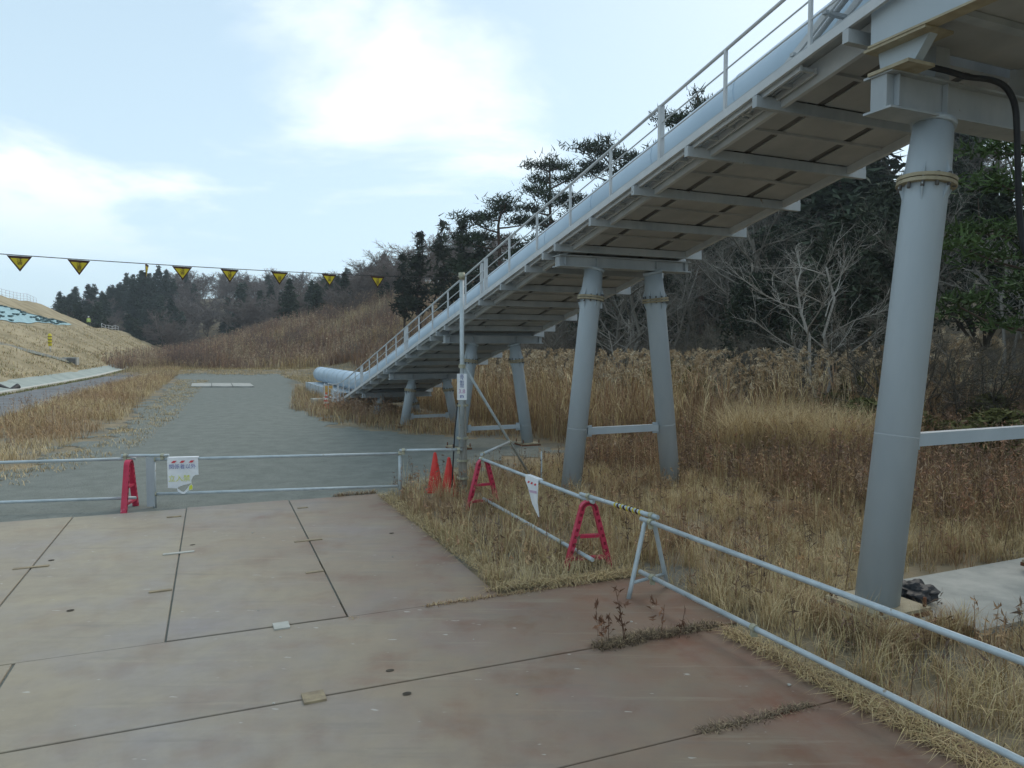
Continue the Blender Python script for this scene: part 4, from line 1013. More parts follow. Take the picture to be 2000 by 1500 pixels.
# mats of flattened straw over the plate edges
E1 = [(-0.15, 7.75), (-0.3, 7.55), (1.35, 8.05), (1.5, 8.3)]; E2 = [(2.0, 6.6), (1.9, 6.4), (3.1, 3.6), (3.35, 3.7)]; E3 = [(-2.35, 12.6), (-0.25, 7.9), (0.0, 8.0), (-2.1, 12.8)]
mats_ = []
for e, k in ((E1, 1500), (E2, 2600), (E3, 2600)):
    P = scatter_poly(e, k); P[:, 2] = PZ + 0.002; n = len(P)
    mats_.append(blades(P, U(0.03, 0.13, n), U(0.004, 0.008, n), U(1.2, 3.0, n), palette(n, STRAW)))
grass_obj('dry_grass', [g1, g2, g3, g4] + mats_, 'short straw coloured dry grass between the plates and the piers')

# ---- dead weeds: upright brown stems with short side twigs and seed fuzz
def weeds(P, h, cols, twigs=7, fuzz=6, k_=1.0):
    n = len(P); so = Soup(); c = palette_sp(P, cols, 0.3 if k_ > 2 else 1.1, 0.28) * U(0.8, 1.2, (n, 1))
    lean = rand_unit(n) * (U(0.02, 0.22, n) * h)[:, None]; top = P + lean; top[:, 2] += h
    so.strands(P, top, U(0.006, 0.010, n) * k_, 0.004 * k_, c * 0.8)
    f = U(0.30, 1.0, (n, twigs)); A = P[:, None] + (top - P)[:, None] * f[..., None]
    d = rand_unit(n * twigs).reshape(n, twigs, 3); L = (U(0.06, 0.24, (n, twigs)) * (1.25 - f))[..., None] * np.minimum(h, 1.4)[:, None, None]
    B = A + d * L; B[..., 2] += L[..., 0] * U(0.4, 1.3, (n, twigs))
    so.strands(A.reshape(-1, 3), B.reshape(-1, 3), 0.0045 * k_, 0.0025 * k_, np.repeat(c, twigs, 0) * 0.95)
    # withered leaves and seed heads along the twigs
    k = fuzz; ii = rng.integers(0, twigs, (n, k)); t = U(0.3, 1.1, (n, k))[..., None]
    ar = np.arange(n)[:, None]; Q = A[ar, ii] * (1 - t) + B[ar, ii] * t
    so.tris(Q.reshape(-1, 3), U(0.018, 0.05, n * k) * (1 + (k_ - 1) * 0.6), np.repeat(c, k, 0) * U(0.85, 1.5, (n * k, 1)), stretch=1.8)
    return so
R2 = [(1.2, 15.2), (3.6, 13.8), (5.2, 11.5), (6.2, 9.6), (9.5, 9.5), (16, 13), (13, 20), (8, 19), (4.5, 17.5), (1.6, 17.2)]
P = not_on_plates(scatter_poly(R2, 4200, 0.55, 0.6)); s_, w_ = sw(P[:, 0], P[:, 1]); n = len(P)
so = weeds(P, U(0.45, 1.0, n) * (0.75 + 0.6 * sstep(1.0, 6.0, w_)), BROWN + RUSSET + [(0.34, 0.19, 0.115)], 9, 14)
P = not_on_plates(scatter_poly(R1, 950, 0.8)); P = P[P[:, 1] + 0.35 * P[:, 0] > 8.2]; n = len(P)
s2 = weeds(P, U(0.2, 0.6, n), BROWN, 7, 8); so.add(np.concatenate(s2.V), np.concatenate([t for t in s2.T]), np.concatenate(s2.C))
Pd = not_on_plates(scatter_poly(R1, 380, 0.5)); n = len(Pd); s2 = weeds(Pd, U(0.25, 0.7, n), [(0.17, 0.115, 0.08), (0.21, 0.14, 0.095), (0.14, 0.10, 0.075)], 12, 9, 1.0); so.add(np.concatenate(s2.V), np.concatenate(s2.T), np.concatenate(s2.C))
Pd = not_on_plates(scatter_poly(R2, 700, 0.5)); n = len(Pd); s2 = weeds(Pd, U(0.5, 1.2, n), [(0.15, 0.10, 0.075), (0.19, 0.12, 0.085)], 12, 10, 1.0); so.add(np.concatenate(s2.V), np.concatenate(s2.T), np.concatenate(s2.C))
R2b = [(3.4, 6.4), (5.5, 7.4), (9, 8.8), (8, 5.5), (4.6, 2.8)]
P = not_on_plates(scatter_poly(R2b, 230, 0.7)); n = len(P); s2 = weeds(P, U(0.2, 0.55, n), BROWN, 8, 9); so.add(np.concatenate(s2.V), np.concatenate(s2.T), np.concatenate(s2.C))
P = not_on_plates(tufted(scatter_poly(R2, 2000, 0.6), 9, 0.07)); n = len(P)
so.add(*blades(P, U(0.3, 0.95, n), U(0.006, 0.011, n), U(0.1, 0.8, n), palette(n, STRAW + BROWN)))
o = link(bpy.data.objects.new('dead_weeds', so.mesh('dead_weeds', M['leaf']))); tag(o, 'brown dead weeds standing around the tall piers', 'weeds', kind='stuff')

# ---- tall plumed reeds behind the conveyor
def reeds(P, h, cols, plume_cols, leaves=6, plume=26, psize=0.24, wind=0.0):
    n = len(P); so = Soup(); c = palette(n, cols) * U(0.85, 1.15, (n, 1))
    d = rand_unit(n); d[:, 0] += wind; top = P + d * (U(0.04, 0.20, n) * h)[:, None]; top[:, 2] += h
    so.strands(P, top, 0.012, 0.006, c)
    for k in range(leaves):
        f = U(0.0, 0.75, n); A = P + (top - P) * f[:, None]; L = U(0.35, 0.8, n) * (h / 2.0)
        so.add(*blades(A, L, U(0.012, 0.022, n), U(0.3, 1.3, n), c * U(0.9, 1.25, (n, 1))))
    pc = palette(n, plume_cols); dirp = rand_unit(n); dirp[:, 0] += wind
    t = U(0, 1, (n, plume)); bend = dirp[:, None] * (t ** 1.6 * psize * 0.8)[..., None]
    Q = top[:, None] + bend; Q[..., 2] += t * psize * (1 - 0.35 * t); Q += rng.normal(0, 1, Q.shape) * (0.10 * psize * (1.15 - np.abs(t - 0.45)))[..., None]
    so.tris(Q.reshape(-1, 3), U(0.03, 0.07, n * plume) * (psize / 0.24), np.repeat(pc, plume, 0) * U(0.8, 1.2, (n * plume, 1)), stretch=1.7)
    return so
R3 = [(-2.0, 26), (0.2, 21.5), (2.2, 18.2), (5.0, 17.5), (8.5, 18), (12, 17), (12.5, 21), (7, 25), (2, 31), (-4, 40), (-7, 40)]
P = scatter_poly(R3, 1500, 0.6, 0.5); n = len(P)
so = reeds(P, U(1.5, 2.45, n), STRAW[:3] + BROWN[:2], [(0.40, 0.31, 0.20), (0.47, 0.39, 0.27), (0.34, 0.25, 0.15)], wind=0.4)
P = tufted(scatter_poly(R3, 1500, 0.5, 0.5), 10, 0.10); n = len(P)
so.add(*blades(P, U(0.8, 1.7, n), U(0.010, 0.018, n), U(0.1, 0.6, n), palette(n, STRAW + BROWN)))
P = scatter_poly(R3, 1500, 0.5, 0.5); n = len(P); s2 = weeds(P, U(0.9, 1.7, n), BROWN + RUSSET, 8, 9); so.add(np.concatenate(s2.V), np.concatenate(s2.T), np.concatenate(s2.C))
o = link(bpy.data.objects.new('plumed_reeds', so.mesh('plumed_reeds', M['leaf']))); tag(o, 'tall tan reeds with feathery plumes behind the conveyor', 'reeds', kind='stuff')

# ---- a wind-combed stand of pale straw right of the second pier
R3c = [(4.3, 15.2), (6.4, 14.0), (8.2, 15.5), (7.4, 17.6), (5.2, 17.6)]
P = tufted(scatter_poly(R3c, 420, 0.3), 16, 0.09); n = len(P); b = blades(P, U(0.9, 1.75, n), U(0.006, 0.012, n), U(0.2, 0.9, n), palette(n, STRAW[:2] + [(0.40, 0.30, 0.17)]))
grass_obj('straw_stand', [b], 'pale arching straw standing beside the second tallest pier', 'straw')

# ---- verge beside the road on the left
vp = []
for t in np.linspace(-38, 70, 40):
    vp.append(emb_pt(t, -5.6))
VL = [(-13.5, 8), (-14.5, 16), (-19.0, 27), (-23.4, 38), (-31.5, 60), (-36, 72), (-33, 73), (-28.6, 61), (-18.6, 37), (-14.3, 26.5), (-11.6, 18.6), (-10.7, 14.5), (-11, 8)]
P = tufted(scatter_poly(VL, 3600, 0.75, 0.5), 9, 0.10); n = len(P); mid = 0.55 + 0.45 * sstep(16, 30, P[:, 1])
v1 = blades(P, U(0.15, 0.62, n) * mid, U(0.007, 0.013, n), U(0.25, 1.3, n), palette_sp(P, [BROWN[3], STRAW[4], STRAW[2], STRAW[0], STRAW[1]], 0.5, 0.3))
P = scatter_poly(VL, 800, 0.7, 0.4); P = P[P[:, 1] > 15]; n = len(P); s2 = weeds(P, U(0.35, 0.95, n), BROWN + RUSSET, 8, 9)
v2 = (np.concatenate(s2.V), np.concatenate(s2.T), np.concatenate(s2.C))
# thin fringe creeping over the gravel edges
FR = [(-10.9, 12), (-9.2, 12), (-9.6, 18), (-12.2, 26), (-16.4, 37), (-25, 60), (-28, 61), (-18, 37), (-13.8, 26.5), (-11.1, 18.5)]
P = tufted(scatter_poly(FR, 1100, 0.8), 8, 0.10); n = len(P); v3 = blades(P, U(0.04, 0.16, n), U(0.008, 0.014, n), U(0.5, 1.6, n), palette(n, STRAW))
grass_obj('verge_grass', [v1, v2, v3], 'tan dry grass and weeds on the verge between road and gravel')
# ---- weeds around the conveyor tail and the far bank
FT = [(-9.5, 31), (-6.2, 25), (-3.0, 22), (0.3, 20.6), (-2.5, 26), (-6.5, 34), (-11.5, 46), (-14, 47)]
P = tufted(scatter_poly(FT, 1500, 0.6, 0.7), 8, 0.10); n = len(P); f1 = blades(P, U(0.12, 0.55, n), U(0.008, 0.015, n), U(0.2, 0.8, n), palette(n, STRAW + BROWN))
P = scatter_poly([(-8.2, 30.2), (-5.2, 24.6), (-3.4, 25.4), (-6.6, 31.4)], 420, 0.4); n = len(P); s2 = weeds(P, U(0.4, 0.95, n), BROWN + RUSSET, 8, 9); f2 = (np.concatenate(s2.V), np.concatenate(s2.T), np.concatenate(s2.C))
BK = [(-37, 66), (-31, 66.5), (-21, 67), (-12, 46), (-9, 44), (-9, 58), (-14, 72), (-30, 80), (-42, 80)]
P = tufted(scatter_poly(BK, 4200, 0.5, 0.3), 7, 0.16); n = len(P); f3 = blades(P, U(0.10, 0.45, n) * (0.6 + 1.4 * sstep(70, 80, P[:, 1])), U(0.015, 0.03, n), U(0.2, 0.9, n), palette(n, STRAW + [(0.22, 0.20, 0.11)]))
grass_obj('tail_grass', [f1, f2, f3], 'low dry grass and weeds around the conveyor tail and far bank')
# ---- russet brush covering the slope beyond the yard
BR = [(-46, 80), (-30, 77), (-15, 70), (-8, 54), (-4, 44), (6, 48), (6, 70), (-2, 100), (-22, 122), (-44, 130), (-58, 128)]
P = scatter_poly(BR, 13000, 0.5, 0.22); n = len(P); so = weeds(P, U(0.9, 2.6, n), [(0.20, 0.16, 0.125), (0.24, 0.155, 0.11), (0.31, 0.20, 0.14), (0.27, 0.18, 0.13), (0.36, 0.25, 0.17), (0.42, 0.34, 0.23)], 8, 10, 4.0)
P2 = tufted(scatter_poly(BR, 6500, 0.5, 0.22), 9, 0.3); n = len(P2); so.add(*blades(P2, U(0.6, 1.7, n), U(0.03, 0.07, n), U(0.1, 0.7, n), palette_sp(P2, BROWN[:3] + RUSSET + STRAW[:3], 0.25, 0.22)))
o = link(bpy.data.objects.new('slope_brush', so.mesh('slope_brush', M['leaf']))); tag(o, 'russet brush and dead stalks covering the slope beyond the yard', 'brush', kind='stuff')
# ---- sparse tufts on the embankment
tt_ = U(-5, 98, 2600); oo_ = 0.9 + 8 * U(0, 1, 2600) ** 1.6; ex, ey = emb_pt(tt_, oo_); P = np.c_[ex, ey, emb_z(tt_, oo_)]; P = tufted(P, 6, 0.25); n = len(P)
e1 = blades(P, U(0.08, 0.35, n), U(0.02, 0.05, n), U(0.3, 1.2, n), palette(n, STRAW + [(0.22, 0.22, 0.10), (0.18, 0.17, 0.08)]))
tt_ = U(-20, 90, 900); ex, ey = emb_pt(tt_, U(-1.5, -0.98, 900)); P = tufted(np.c_[ex, ey, ground_h(ex, ey)], 6, 0.10); n = len(P)
e2 = blades(P, U(0.05, 0.2, n), U(0.02, 0.04, n), U(0.3, 1.0, n), palette(n, [(0.16, 0.20, 0.07), (0.22, 0.22, 0.10), (0.28, 0.24, 0.12)]))
grass_obj('embankment_grass', [e1, e2], 'thin dry tufts on the embankment and green fringe at its kerb')

# ---- weeds growing out of the plate seams
def seam_weed(pts, n, hmax, label, stalks=0, kind='weed_clump', sp=0.022, cols=None):
    pts = [Vector(p) for p in pts]; so = Soup(); P = []
    for i in range(n):
        f = rng.uniform(0, len(pts) - 1.001); k = int(f); p = pts[k].lerp(pts[k + 1], f - k); P.append((p.x + rng.normal(0, sp), p.y + rng.normal(0, sp), PZ - 0.01))
    P = np.array(P); m = len(P)
    so.add(*blades(P, U(0.02, hmax, m), U(0.004, 0.009, m), U(0.5, 1.9, m), palette(m, cols or (STRAW + BROWN + BROWN))))
    if stalks:
        Q = P[rng.choice(m, stalks)]; s2 = weeds(Q, U(0.22, 0.5, stalks), [(0.13, 0.07, 0.045), (0.17, 0.09, 0.055)], 9, 16); so.add(np.concatenate(s2.V), np.concatenate(s2.T), np.concatenate(s2.C))
    og = pts[0]; V = np.concatenate(so.V) - np.array(og); o = bpy.data.objects.new(kind, mesh_np(kind, V, np.concatenate(so.T), M['leaf'], np.concatenate(so.C))); link(o); o.location = og
    return tag(o, label, 'weeds')
seam_weed([PP(1.86, -1.55), PP(2.15, -1.54), PP(2.35, -1.50), PP(2.6, -1.54), PP(3.1, -1.52)], 2600, 0.085, 'thick dead weed clump with red stalks in a plate seam', 9, sp=0.04, cols=[(0.12, 0.09, 0.06), (0.17, 0.125, 0.085), (0.25, 0.18, 0.12), (0.40, 0.31, 0.19), (0.10, 0.08, 0.055)])
seam_weed([PP(1.8, -3.03), PP(2.15, -3.04), PP(2.5, -3.03), PP(2.8, -3.03)], 760, 0.055, 'thin line of dead weed in the front plate seam', sp=0.03, cols=[(0.13, 0.10, 0.07), (0.2, 0.15, 0.1), (0.35, 0.27, 0.17)])
seam_weed([PP(0.75, -0.02), PP(1.3, -0.015), PP(1.9, -0.01), PP(2.6, 0.0)], 900, 0.06, 'straggling dead weed in the seam below the grass corner')
seam_weed([PP(0.02, -0.06), PP(0.05, -0.07)], 60, 0.03, 'tiny green weed tuft at a plate corner')
seam_weed([PP(0.75, 5.85), PP(1.1, 5.9), PP(1.5, 5.9)], 420, 0.12, 'dead weed patch where the reddish plate meets the gravel')
# small stones on the plates
vs = []; mb = MB()
for i in range(26):
    w, u = rng.uniform(-3.4, 3.2), rng.choice([rng.uniform(-4.2, 5), rng.uniform(-3.5, -0.2)])
    if u > 0 and w > 1.5: continue
    r = rng.uniform(0.006, 0.018); p = PP(w, u, PZ + r * 0.5)
    bm = bmesh.new(); bmesh.ops.create_icosphere(bm, subdivisions=1, radius=r)
    V = [p + Vector((v.co.x * rng.uniform(0.8, 1.4), v.co.y * rng.uniform(0.8, 1.2), v.co.z * 0.6)) for v in bm.verts]; mb.faces(V, [[v.index for v in f.verts] for f in bm.faces]); bm.free()
o = mb.build('loose_stones', M['stone'], None, (0, 6, 0)); tag(o, 'small pale stones scattered over the steel plates', 'stones', kind='stuff')

# ------------------------------------------------------------------ trees
def tree_tube(so, pts, rad, col, n=6):
    pts = np.array(pts, float); m = len(pts); V = []
    for i in range(m):
        d = pts[min(i + 1, m - 1)] - pts[max(i - 1, 0)]; d /= np.linalg.norm(d) + 1e-9
        a = np.cross(d, [0.3, 0.9, 0.1]); a /= np.linalg.norm(a) + 1e-9; b = np.cross(d, a)
        for k in range(n):
            t = 2 * np.pi * k / n; V.append(pts[i] + (a * np.cos(t) + b * np.sin(t)) * rad[i])
    T = []
    for i in range(m - 1):
        for k in range(n):
            p, q, r_, s_ = i * n + k, i * n + (k + 1) % n, (i + 1) * n + (k + 1) % n, (i + 1) * n + k; T += [(p, q, r_), (p, r_, s_)]
    so.add(np.array(V), np.array(T), np.tile(np.array(col), (len(V), 1)))
def bare_tree(H, col, spread=0.42, limbs=9, multi=1, twig=1.0, tw=1.0):
    """leafless broadleaf: trunk mesh soup and crown (limbs and twigs) soup"""
    tr, cr = Soup(), Soup(); col = np.array(col)
    for st in range(multi):
        ang = rng.uniform(0, 6.28); lean = rng.uniform(0.02, 0.10) + (0.16 if multi > 1 else 0)
        h = H * rng.uniform(0.5, 0.72); base = np.array([rng.normal(0, 0.12), rng.normal(0, 0.12), -0.3]) if multi > 1 else np.array([0, 0, -0.3])
        pts = [base + np.array([np.cos(ang) * lean * h * t, np.sin(ang) * lean * h * t, h * t]) + (rng.normal(0, 0.015 * H, 3) if 0 < t < 1 else 0) for t in np.linspace(0, 1, 6)]
        r0 = 0.0095 * H / (multi ** 0.4); tree_tube(tr, pts, np.linspace(r0, r0 * 0.45, 6), col * 0.9)
        pts = np.array(pts); L1 = []
        for k in range(limbs):
            f = 0.35 + 0.65 * (k + rng.uniform(0, 0.6)) / limbs; f = min(f, 1.0); p = pts[0] + (pts[-1] - pts[0]) * f
            a = k * 2.4 + rng.uniform(-0.5, 0.5); el = rng.uniform(0.35, 1.05); L = H * rng.uniform(0.22, 0.36) * (1.15 - 0.4 * f)
            d = np.array([np.cos(a) * np.cos(el), np.sin(a) * np.cos(el), np.sin(el)]); d[:2] *= spread / 0.42
            path = [p]
            for q in range(4):
                d = d + rng.normal(0, 0.14, 3); d[2] += 0.06; d /= np.linalg.norm(d); path.append(path[-1] + d * L / 4)
            tree_tube(cr, path, np.linspace(r0 * 0.42, r0 * 0.14, 5), col, 4); L1.append((np.array(path), L))
        A, B, W = [], [], []
        for path, L in L1:
            for j in range(16):
                f = rng.uniform(0.2, 1.0) * 4; i = min(int(f), 3); p = path[i] + (path[i + 1] - path[i]) * (f - i)
                d = (path[i + 1] - path[i]); d /= np.linalg.norm(d); d = d + rng.normal(0, 0.55, 3); d[2] += 0.15; d /= np.linalg.norm(d); l = L * rng.uniform(0.22, 0.5)
                m_ = p + d * l * 0.5; e = m_ + (d + rng.normal(0, 0.25, 3)) * l * 0.5
                A += [p, m_]; B += [m_, e]; W += [0.0022 * H, 0.0016 * H]
                for t in range(int(7 * twig)):
                    q = p + (e - p) * rng.uniform(0.2, 1.0); dd = d + rng.normal(0, 0.6, 3); dd /= np.linalg.norm(dd); ll = l * rng.uniform(0.2, 0.5)
                    A.append(q); B.append(q + dd * ll); W.append(0.0011 * H)
        A, B, W = np.array(A), np.array(B), np.array(W) * tw; cr.strands(A, B, W, W * 0.5, col * U(0.85, 1.25, (len(A), 1)))
    return tr, cr
def conifer(H, col, width=0.24, base=0.14, dens=1.0, droop=-0.25, ragged=0.25, leaf=0.034):
    tr, cr = Soup(), Soup(); col = np.array(col)
    bend = rng.normal(0, 0.012 * H, (7, 3)); bend[:, 2] = 0; bend[0] = 0
    pts = [np.array([0, 0, H * t - 0.3]) + bend[i] for i, t in enumerate(np.linspace(0, 1, 7))]
    tree_tube(tr, pts, np.linspace(0.016 * H, 0.002 * H, 7), (0.075, 0.055, 0.045), 7)
    pts = np.array(pts); nl = int(26 * dens); LA, LB = [], []; LP = []
    for i in range(nl):
        f = base + (1 - base) * ((i + rng.uniform(0, 0.7)) / nl); z = f * 6; k = min(int(z), 5); c = pts[k] + (pts[k + 1] - pts[k]) * (z - k)
        prof = (1 - ((f - base) / (1 - base))) ** 0.75; nb = 6 if f < 0.85 else 4
        for b in range(nb):
            if rng.uniform() < ragged * 0.5: continue
            a = rng.uniform(0, 6.28); L = H * width * max(prof, 0.07) * rng.uniform(1 - ragged, 1.15)
            d = np.array([np.cos(a), np.sin(a), droop + 0.55 * (f - base)]); e = c + d * L
            LA.append(c); LB.append(e); m = max(3, int(9 * L / (H * width) + 3))
            t = rng.uniform(0.25, 1.0, m); q = c + (e - c) * t[:, None] + rng.normal(0, 0.09 * L + 0.008 * H, (m, 3)) * np.array([1, 1, 0.55]); LP.append(q)
    cr.strands(np.array(LA), np.array(LB), 0.004 * H, 0.0015 * H, (0.06, 0.05, 0.04))
    Q = np.concatenate(LP); Q = np.repeat(Q, 3, axis=0) + rng.normal(0, 0.012 * H, (len(Q) * 3, 3)); n = len(Q)
    cr.tris(Q, U(0.6, 1.4, n) * leaf * H, col * U(0.55, 1.45, (n, 1)), flat=0.35, stretch=1.7)
    return tr, cr
def pine(H, col, spread=0.26, base=0.42, nb=15, lean=0.05):
    """open, layered pine: bent trunk, level boughs ending in needle pads"""
    tr, cr = Soup(), Soup(); col = np.array(col); a0 = rng.uniform(0, 6.28)
    pts = [np.array([np.cos(a0) * lean * H * t + rng.normal(0, 0.012 * H) * (0 < t < 1), np.sin(a0) * lean * H * t, H * 0.97 * t - 0.3]) for t in np.linspace(0, 1, 8)]
    tree_tube(tr, pts, np.linspace(0.020 * H, 0.004 * H, 8), (0.10, 0.065, 0.05), 8); pts = np.array(pts); pads = [pts[-1]]
    for b in range(nb):
        f = base + (0.97 - base) * (b + rng.uniform(0, 0.8)) / nb; z = min(f, 0.999) * 7; k = min(int(z), 6); c = pts[k] + (pts[k + 1] - pts[k]) * (z - k)
        a = b * 2.4 + rng.uniform(-0.4, 0.4); L = H * spread * (1.1 - 0.75 * ((f - base) / (1 - base)) ** 1.3) * rng.uniform(0.65, 1.15); d = np.array([np.cos(a), np.sin(a), 0.10]); path = [c]
        for q in range(4): d = d + np.array([*rng.normal(0, 0.18, 2), 0.05]); path.append(path[-1] + d / np.linalg.norm(d) * L / 4)
        tree_tube(cr, path, np.linspace(0.006 * H, 0.002 * H, 5), (0.09, 0.065, 0.05), 4)
        for q in (2, 3, 4):
            for j in range(2 if q < 4 else 3):
                pads.append(path[q] + np.array([*rng.normal(0, 0.030 * H, 2), rng.uniform(0.0, 0.018 * H)]))
            cr.strands(np.tile(path[q], (2, 1)), np.array(pads[-2:]), 0.0025 * H, 0.0015 * H, (0.09, 0.065, 0.05))
    for p in pads:
        m = 52; q = p + rng.normal(0, 1, (m, 3)) * np.array([0.030, 0.030, 0.010]) * H; d = rng.normal(0, 1, (m, 3)); d[:, 2] = np.abs(d[:, 2]) * 0.8 + 0.2; d /= np.linalg.norm(d, axis=1, keepdims=True)
        cr.strands(q, q + d * (U(0.018, 0.036, m) * H)[:, None], 0.006 * H, 0.0012 * H, col * U(0.55, 1.5, (m, 1)))
    return tr, cr
def bush(H, col, leaf=0.05, n=1500, stems=10, flat=0.0):
    tr, cr = Soup(), Soup(); col = np.array(col)
    a = U(0, 6.28, stems); r = U(0.2, 0.5, stems) * H; B = np.c_[np.cos(a) * r, np.sin(a) * r, U(0.5, 0.95, stems) * H]
    tr.strands(np.tile([[0, 0, -0.1]], (stems, 1)) + rng.normal(0, 0.05, (stems, 3)), B, 0.02 * H, 0.006 * H, (0.08, 0.065, 0.05))
    th = U(0, 6.28, n); rr = np.sqrt(U(0, 1, n)) * 0.55 * H * (0.7 + 0.3 * np.sin(3 * th + 1) * np.sin(5 * th)); z = U(0.08, 1.0, n) ** 0.8
    P = np.c_[np.cos(th) * rr * np.sqrt(1.05 - z ** 2), np.sin(th) * rr * np.sqrt(1.05 - z ** 2), z * H]
    cr.tris(P, U(0.6, 1.5, n) * leaf * H, col * U(0.5, 1.5, (n, 1)), flat=flat, stretch=1.5)
    return tr, cr
KIND = {}
def kind(key, gen, name, leaf_mat='leaf_tree'):
    tr, cr = gen; KIND[key] = (tr.mesh(name + '_trunk', M['leaf_tree']), cr.mesh(name + '_crown', M[leaf_mat]), name)
GREY = (0.15, 0.14, 0.12); PALE = (0.27, 0.255, 0.225); REDD = (0.17, 0.125, 0.105); DARKG = (0.125, 0.112, 0.092)
for i in range(3): kind('bare%d' % i, bare_tree(8.0, GREY, 0.42, 10), 'bare_tree')
for i in range(2): kind('pale%d' % i, bare_tree(8.0, PALE, 0.60, 8, 2, 0.7), 'bare_tree')
for i in range(3): kind('thick%d' % i, bare_tree(5.0, DARKG, 0.55, 7, 4, 0.9), 'bare_thicket')
for i in range(2): kind('redd%d' % i, bare_tree(6.0, REDD, 0.42, 9, 2, 1.2), 'bare_tree')
for i in range(3): kind('farb%d' % i, bare_tree(8.0, (0.16, 0.135, 0.12), 0.50, 11, 2, 1.0, 3.2), 'bare_tree')
DG = (0.045, 0.062, 0.042)
for i in range(3): kind('fir%d' % i, conifer(12.0, DG, 0.21, 0.10, 1.0, -0.2, 0.25, 0.036), 'conifer_tree')
for i in range(3): kind('cedar%d' % i, conifer(14.0, (0.036, 0.044, 0.028), 0.15, 0.38, 0.75, -0.15, 0.75, 0.032), 'cedar_tree')
for i in range(3): kind('pine%d' % i, pine(13.0, (0.032, 0.046, 0.026), 0.27, 0.40, 16, 0.05), 'pine_tree')
kind('pineg', pine(9.0, (0.05, 0.08, 0.028), 0.34, 0.30, 14, 0.03), 'pine_tree')
for i in range(2): kind('ever%d' % i, bush(4.0, (0.036, 0.046, 0.030), 0.028, 5200, 10), 'evergreen_shrub')
for i in range(2): kind('bamb%d' % i, bush(1.6, (0.11, 0.115, 0.045), 0.06, 1500, 8), 'bamboo_grass')
def plant(key, x, y, height, label, group, ref=None, rot=None, wide=1.0, cat='tree'):
    tm, cm, nm = KIND[key]
    H0 = {'bare': 8.0, 'pale': 8.0, 'thic': 5.0, 'redd': 6.0, 'farb': 8.0, 'fir': 12.0, 'ceda': 14.0, 'pine': 13.0, 'ever': 4.0, 'bamb': 1.6}[key[:4] if key[:3] != 'fir' else 'fir']
    if key == 'pineg': H0 = 9.0
    r = bpy.data.objects.new(nm, None); r.empty_display_size = 0.3; link(r); r.location = (x, y, float(ground_h(x, y)) - 0.02)
    sc_ = height / H0; r.scale = (sc_ * wide, sc_ * wide, sc_); r.rotation_euler = (0, 0, rng.uniform(0, 6.28) if rot is None else rot)
    tag(r, label, cat, group)
    link(bpy.data.objects.new('stems' if cat == 'shrub' else 'trunk', tm), r); link(bpy.data.objects.new('crown', cm), r)
    return r
def to_top(x, y, ztop): return ztop - float(ground_h(x, y))
# named pines and cedars that stand above the conveyor
for key, x, y, zt, lab, wd in (('pine0', 3.5, 60, 18.9, 'tall layered pine rising behind the middle of the conveyor', 0.85), ('pine1', 8.9, 62, 21.0, 'pine with a broad top, uphill of the tall layered pine', 1.1),
                           ('pine2', -0.9, 57, 14.6, 'flat-topped pine with long level boughs beside the cedars', 1.25), ('pine1', 11.6, 45, 19.2, 'pine whose tip pokes above the upper tube cover', 0.8),
                           ('pineg', 11.0, 14.0, 7.6, 'bright green pine leaning in past the tallest pier', 1.2)):
    plant(key, x, y, to_top(x, y, zt), lab, None, wide=wd)
for key, x, y, zt in (('cedar0', -8.9, 70, 14.0), ('cedar1', -6.4, 69, 15.0), ('cedar2', -4.3, 66, 14.6), ('cedar1', -2.9, 66, 13.3), ('cedar2', -10.9, 74, 12.4)):
    plant(key, x, y, to_top(x, y, zt), 'slender ragged cedar in the row beside the flat-topped pine', 'cedars in a row on the near hill', wide=rng.uniform(0.9, 1.15))
# far hill
for i in range(230):
    px = rng.uniform(90, 800); D = rng.uniform(136, 235); x = (px - 1000) / 1420 * D
    s_, w_ = sw(x, D)
    left = px < 330
    if rng.uniform() < (0.8 if left else 0.13): plant('fir%d' % rng.integers(0, 3), x, D, rng.uniform(7, 11), 'dark conifer on the far hill beyond the embankment', 'conifers on the far hill', wide=1.25)
    else: plant('farb%d' % rng.integers(0, 3), x, D, rng.uniform(8, 11.5), 'grey brown leafless tree on the far hill beyond the yard', 'leafless trees on the far hill', wide=1.5)
for x, y, zt in ((-41.5, 160, 17.5), (-63, 170, 18.0), (-36, 118, 13.0), (-96, 190, 22), (-101, 195, 22.5), (-106, 200, 20), (-94, 185, 22.5), (-112, 205, 17.5), (-88, 190, 21)):
    plant('fir%d' % rng.integers(0, 3), x, y, max(8, to_top(x, y, zt)), 'dark conifer on the far hill beyond the embankment', 'conifers on the far hill', wide=1.3)
# trees at the top of the brush slope
for i in range(64):
    px = rng.uniform(560, 1000); D = rng.uniform(96, 135); x = (px - 1000) / 1420 * D
    r = rng.uniform()
    if r < 0.22: plant('fir%d' % rng.integers(0, 3), x, D, rng.uniform(4, 7), 'dark conifer at the top of the brush slope', 'conifers above the brush slope', wide=1.3)
    else: plant('farb%d' % rng.integers(0, 3), x, D, rng.uniform(4, 7) * (1.0 + 0.6 * (px > 720)), 'reddish leafless tree at the top of the brush slope', 'leafless trees above the brush slope', wide=1.4)
for i in range(52):
    px = rng.uniform(330, 800); D = rng.uniform(78, 125); x = (px - 1000) / 1420 * D
    plant('redd%d' % rng.integers(0, 2), x, D, rng.uniform(1.8, 4.0), 'small russet leafless sapling on the brush slope', 'saplings on the brush slope', wide=1.6)
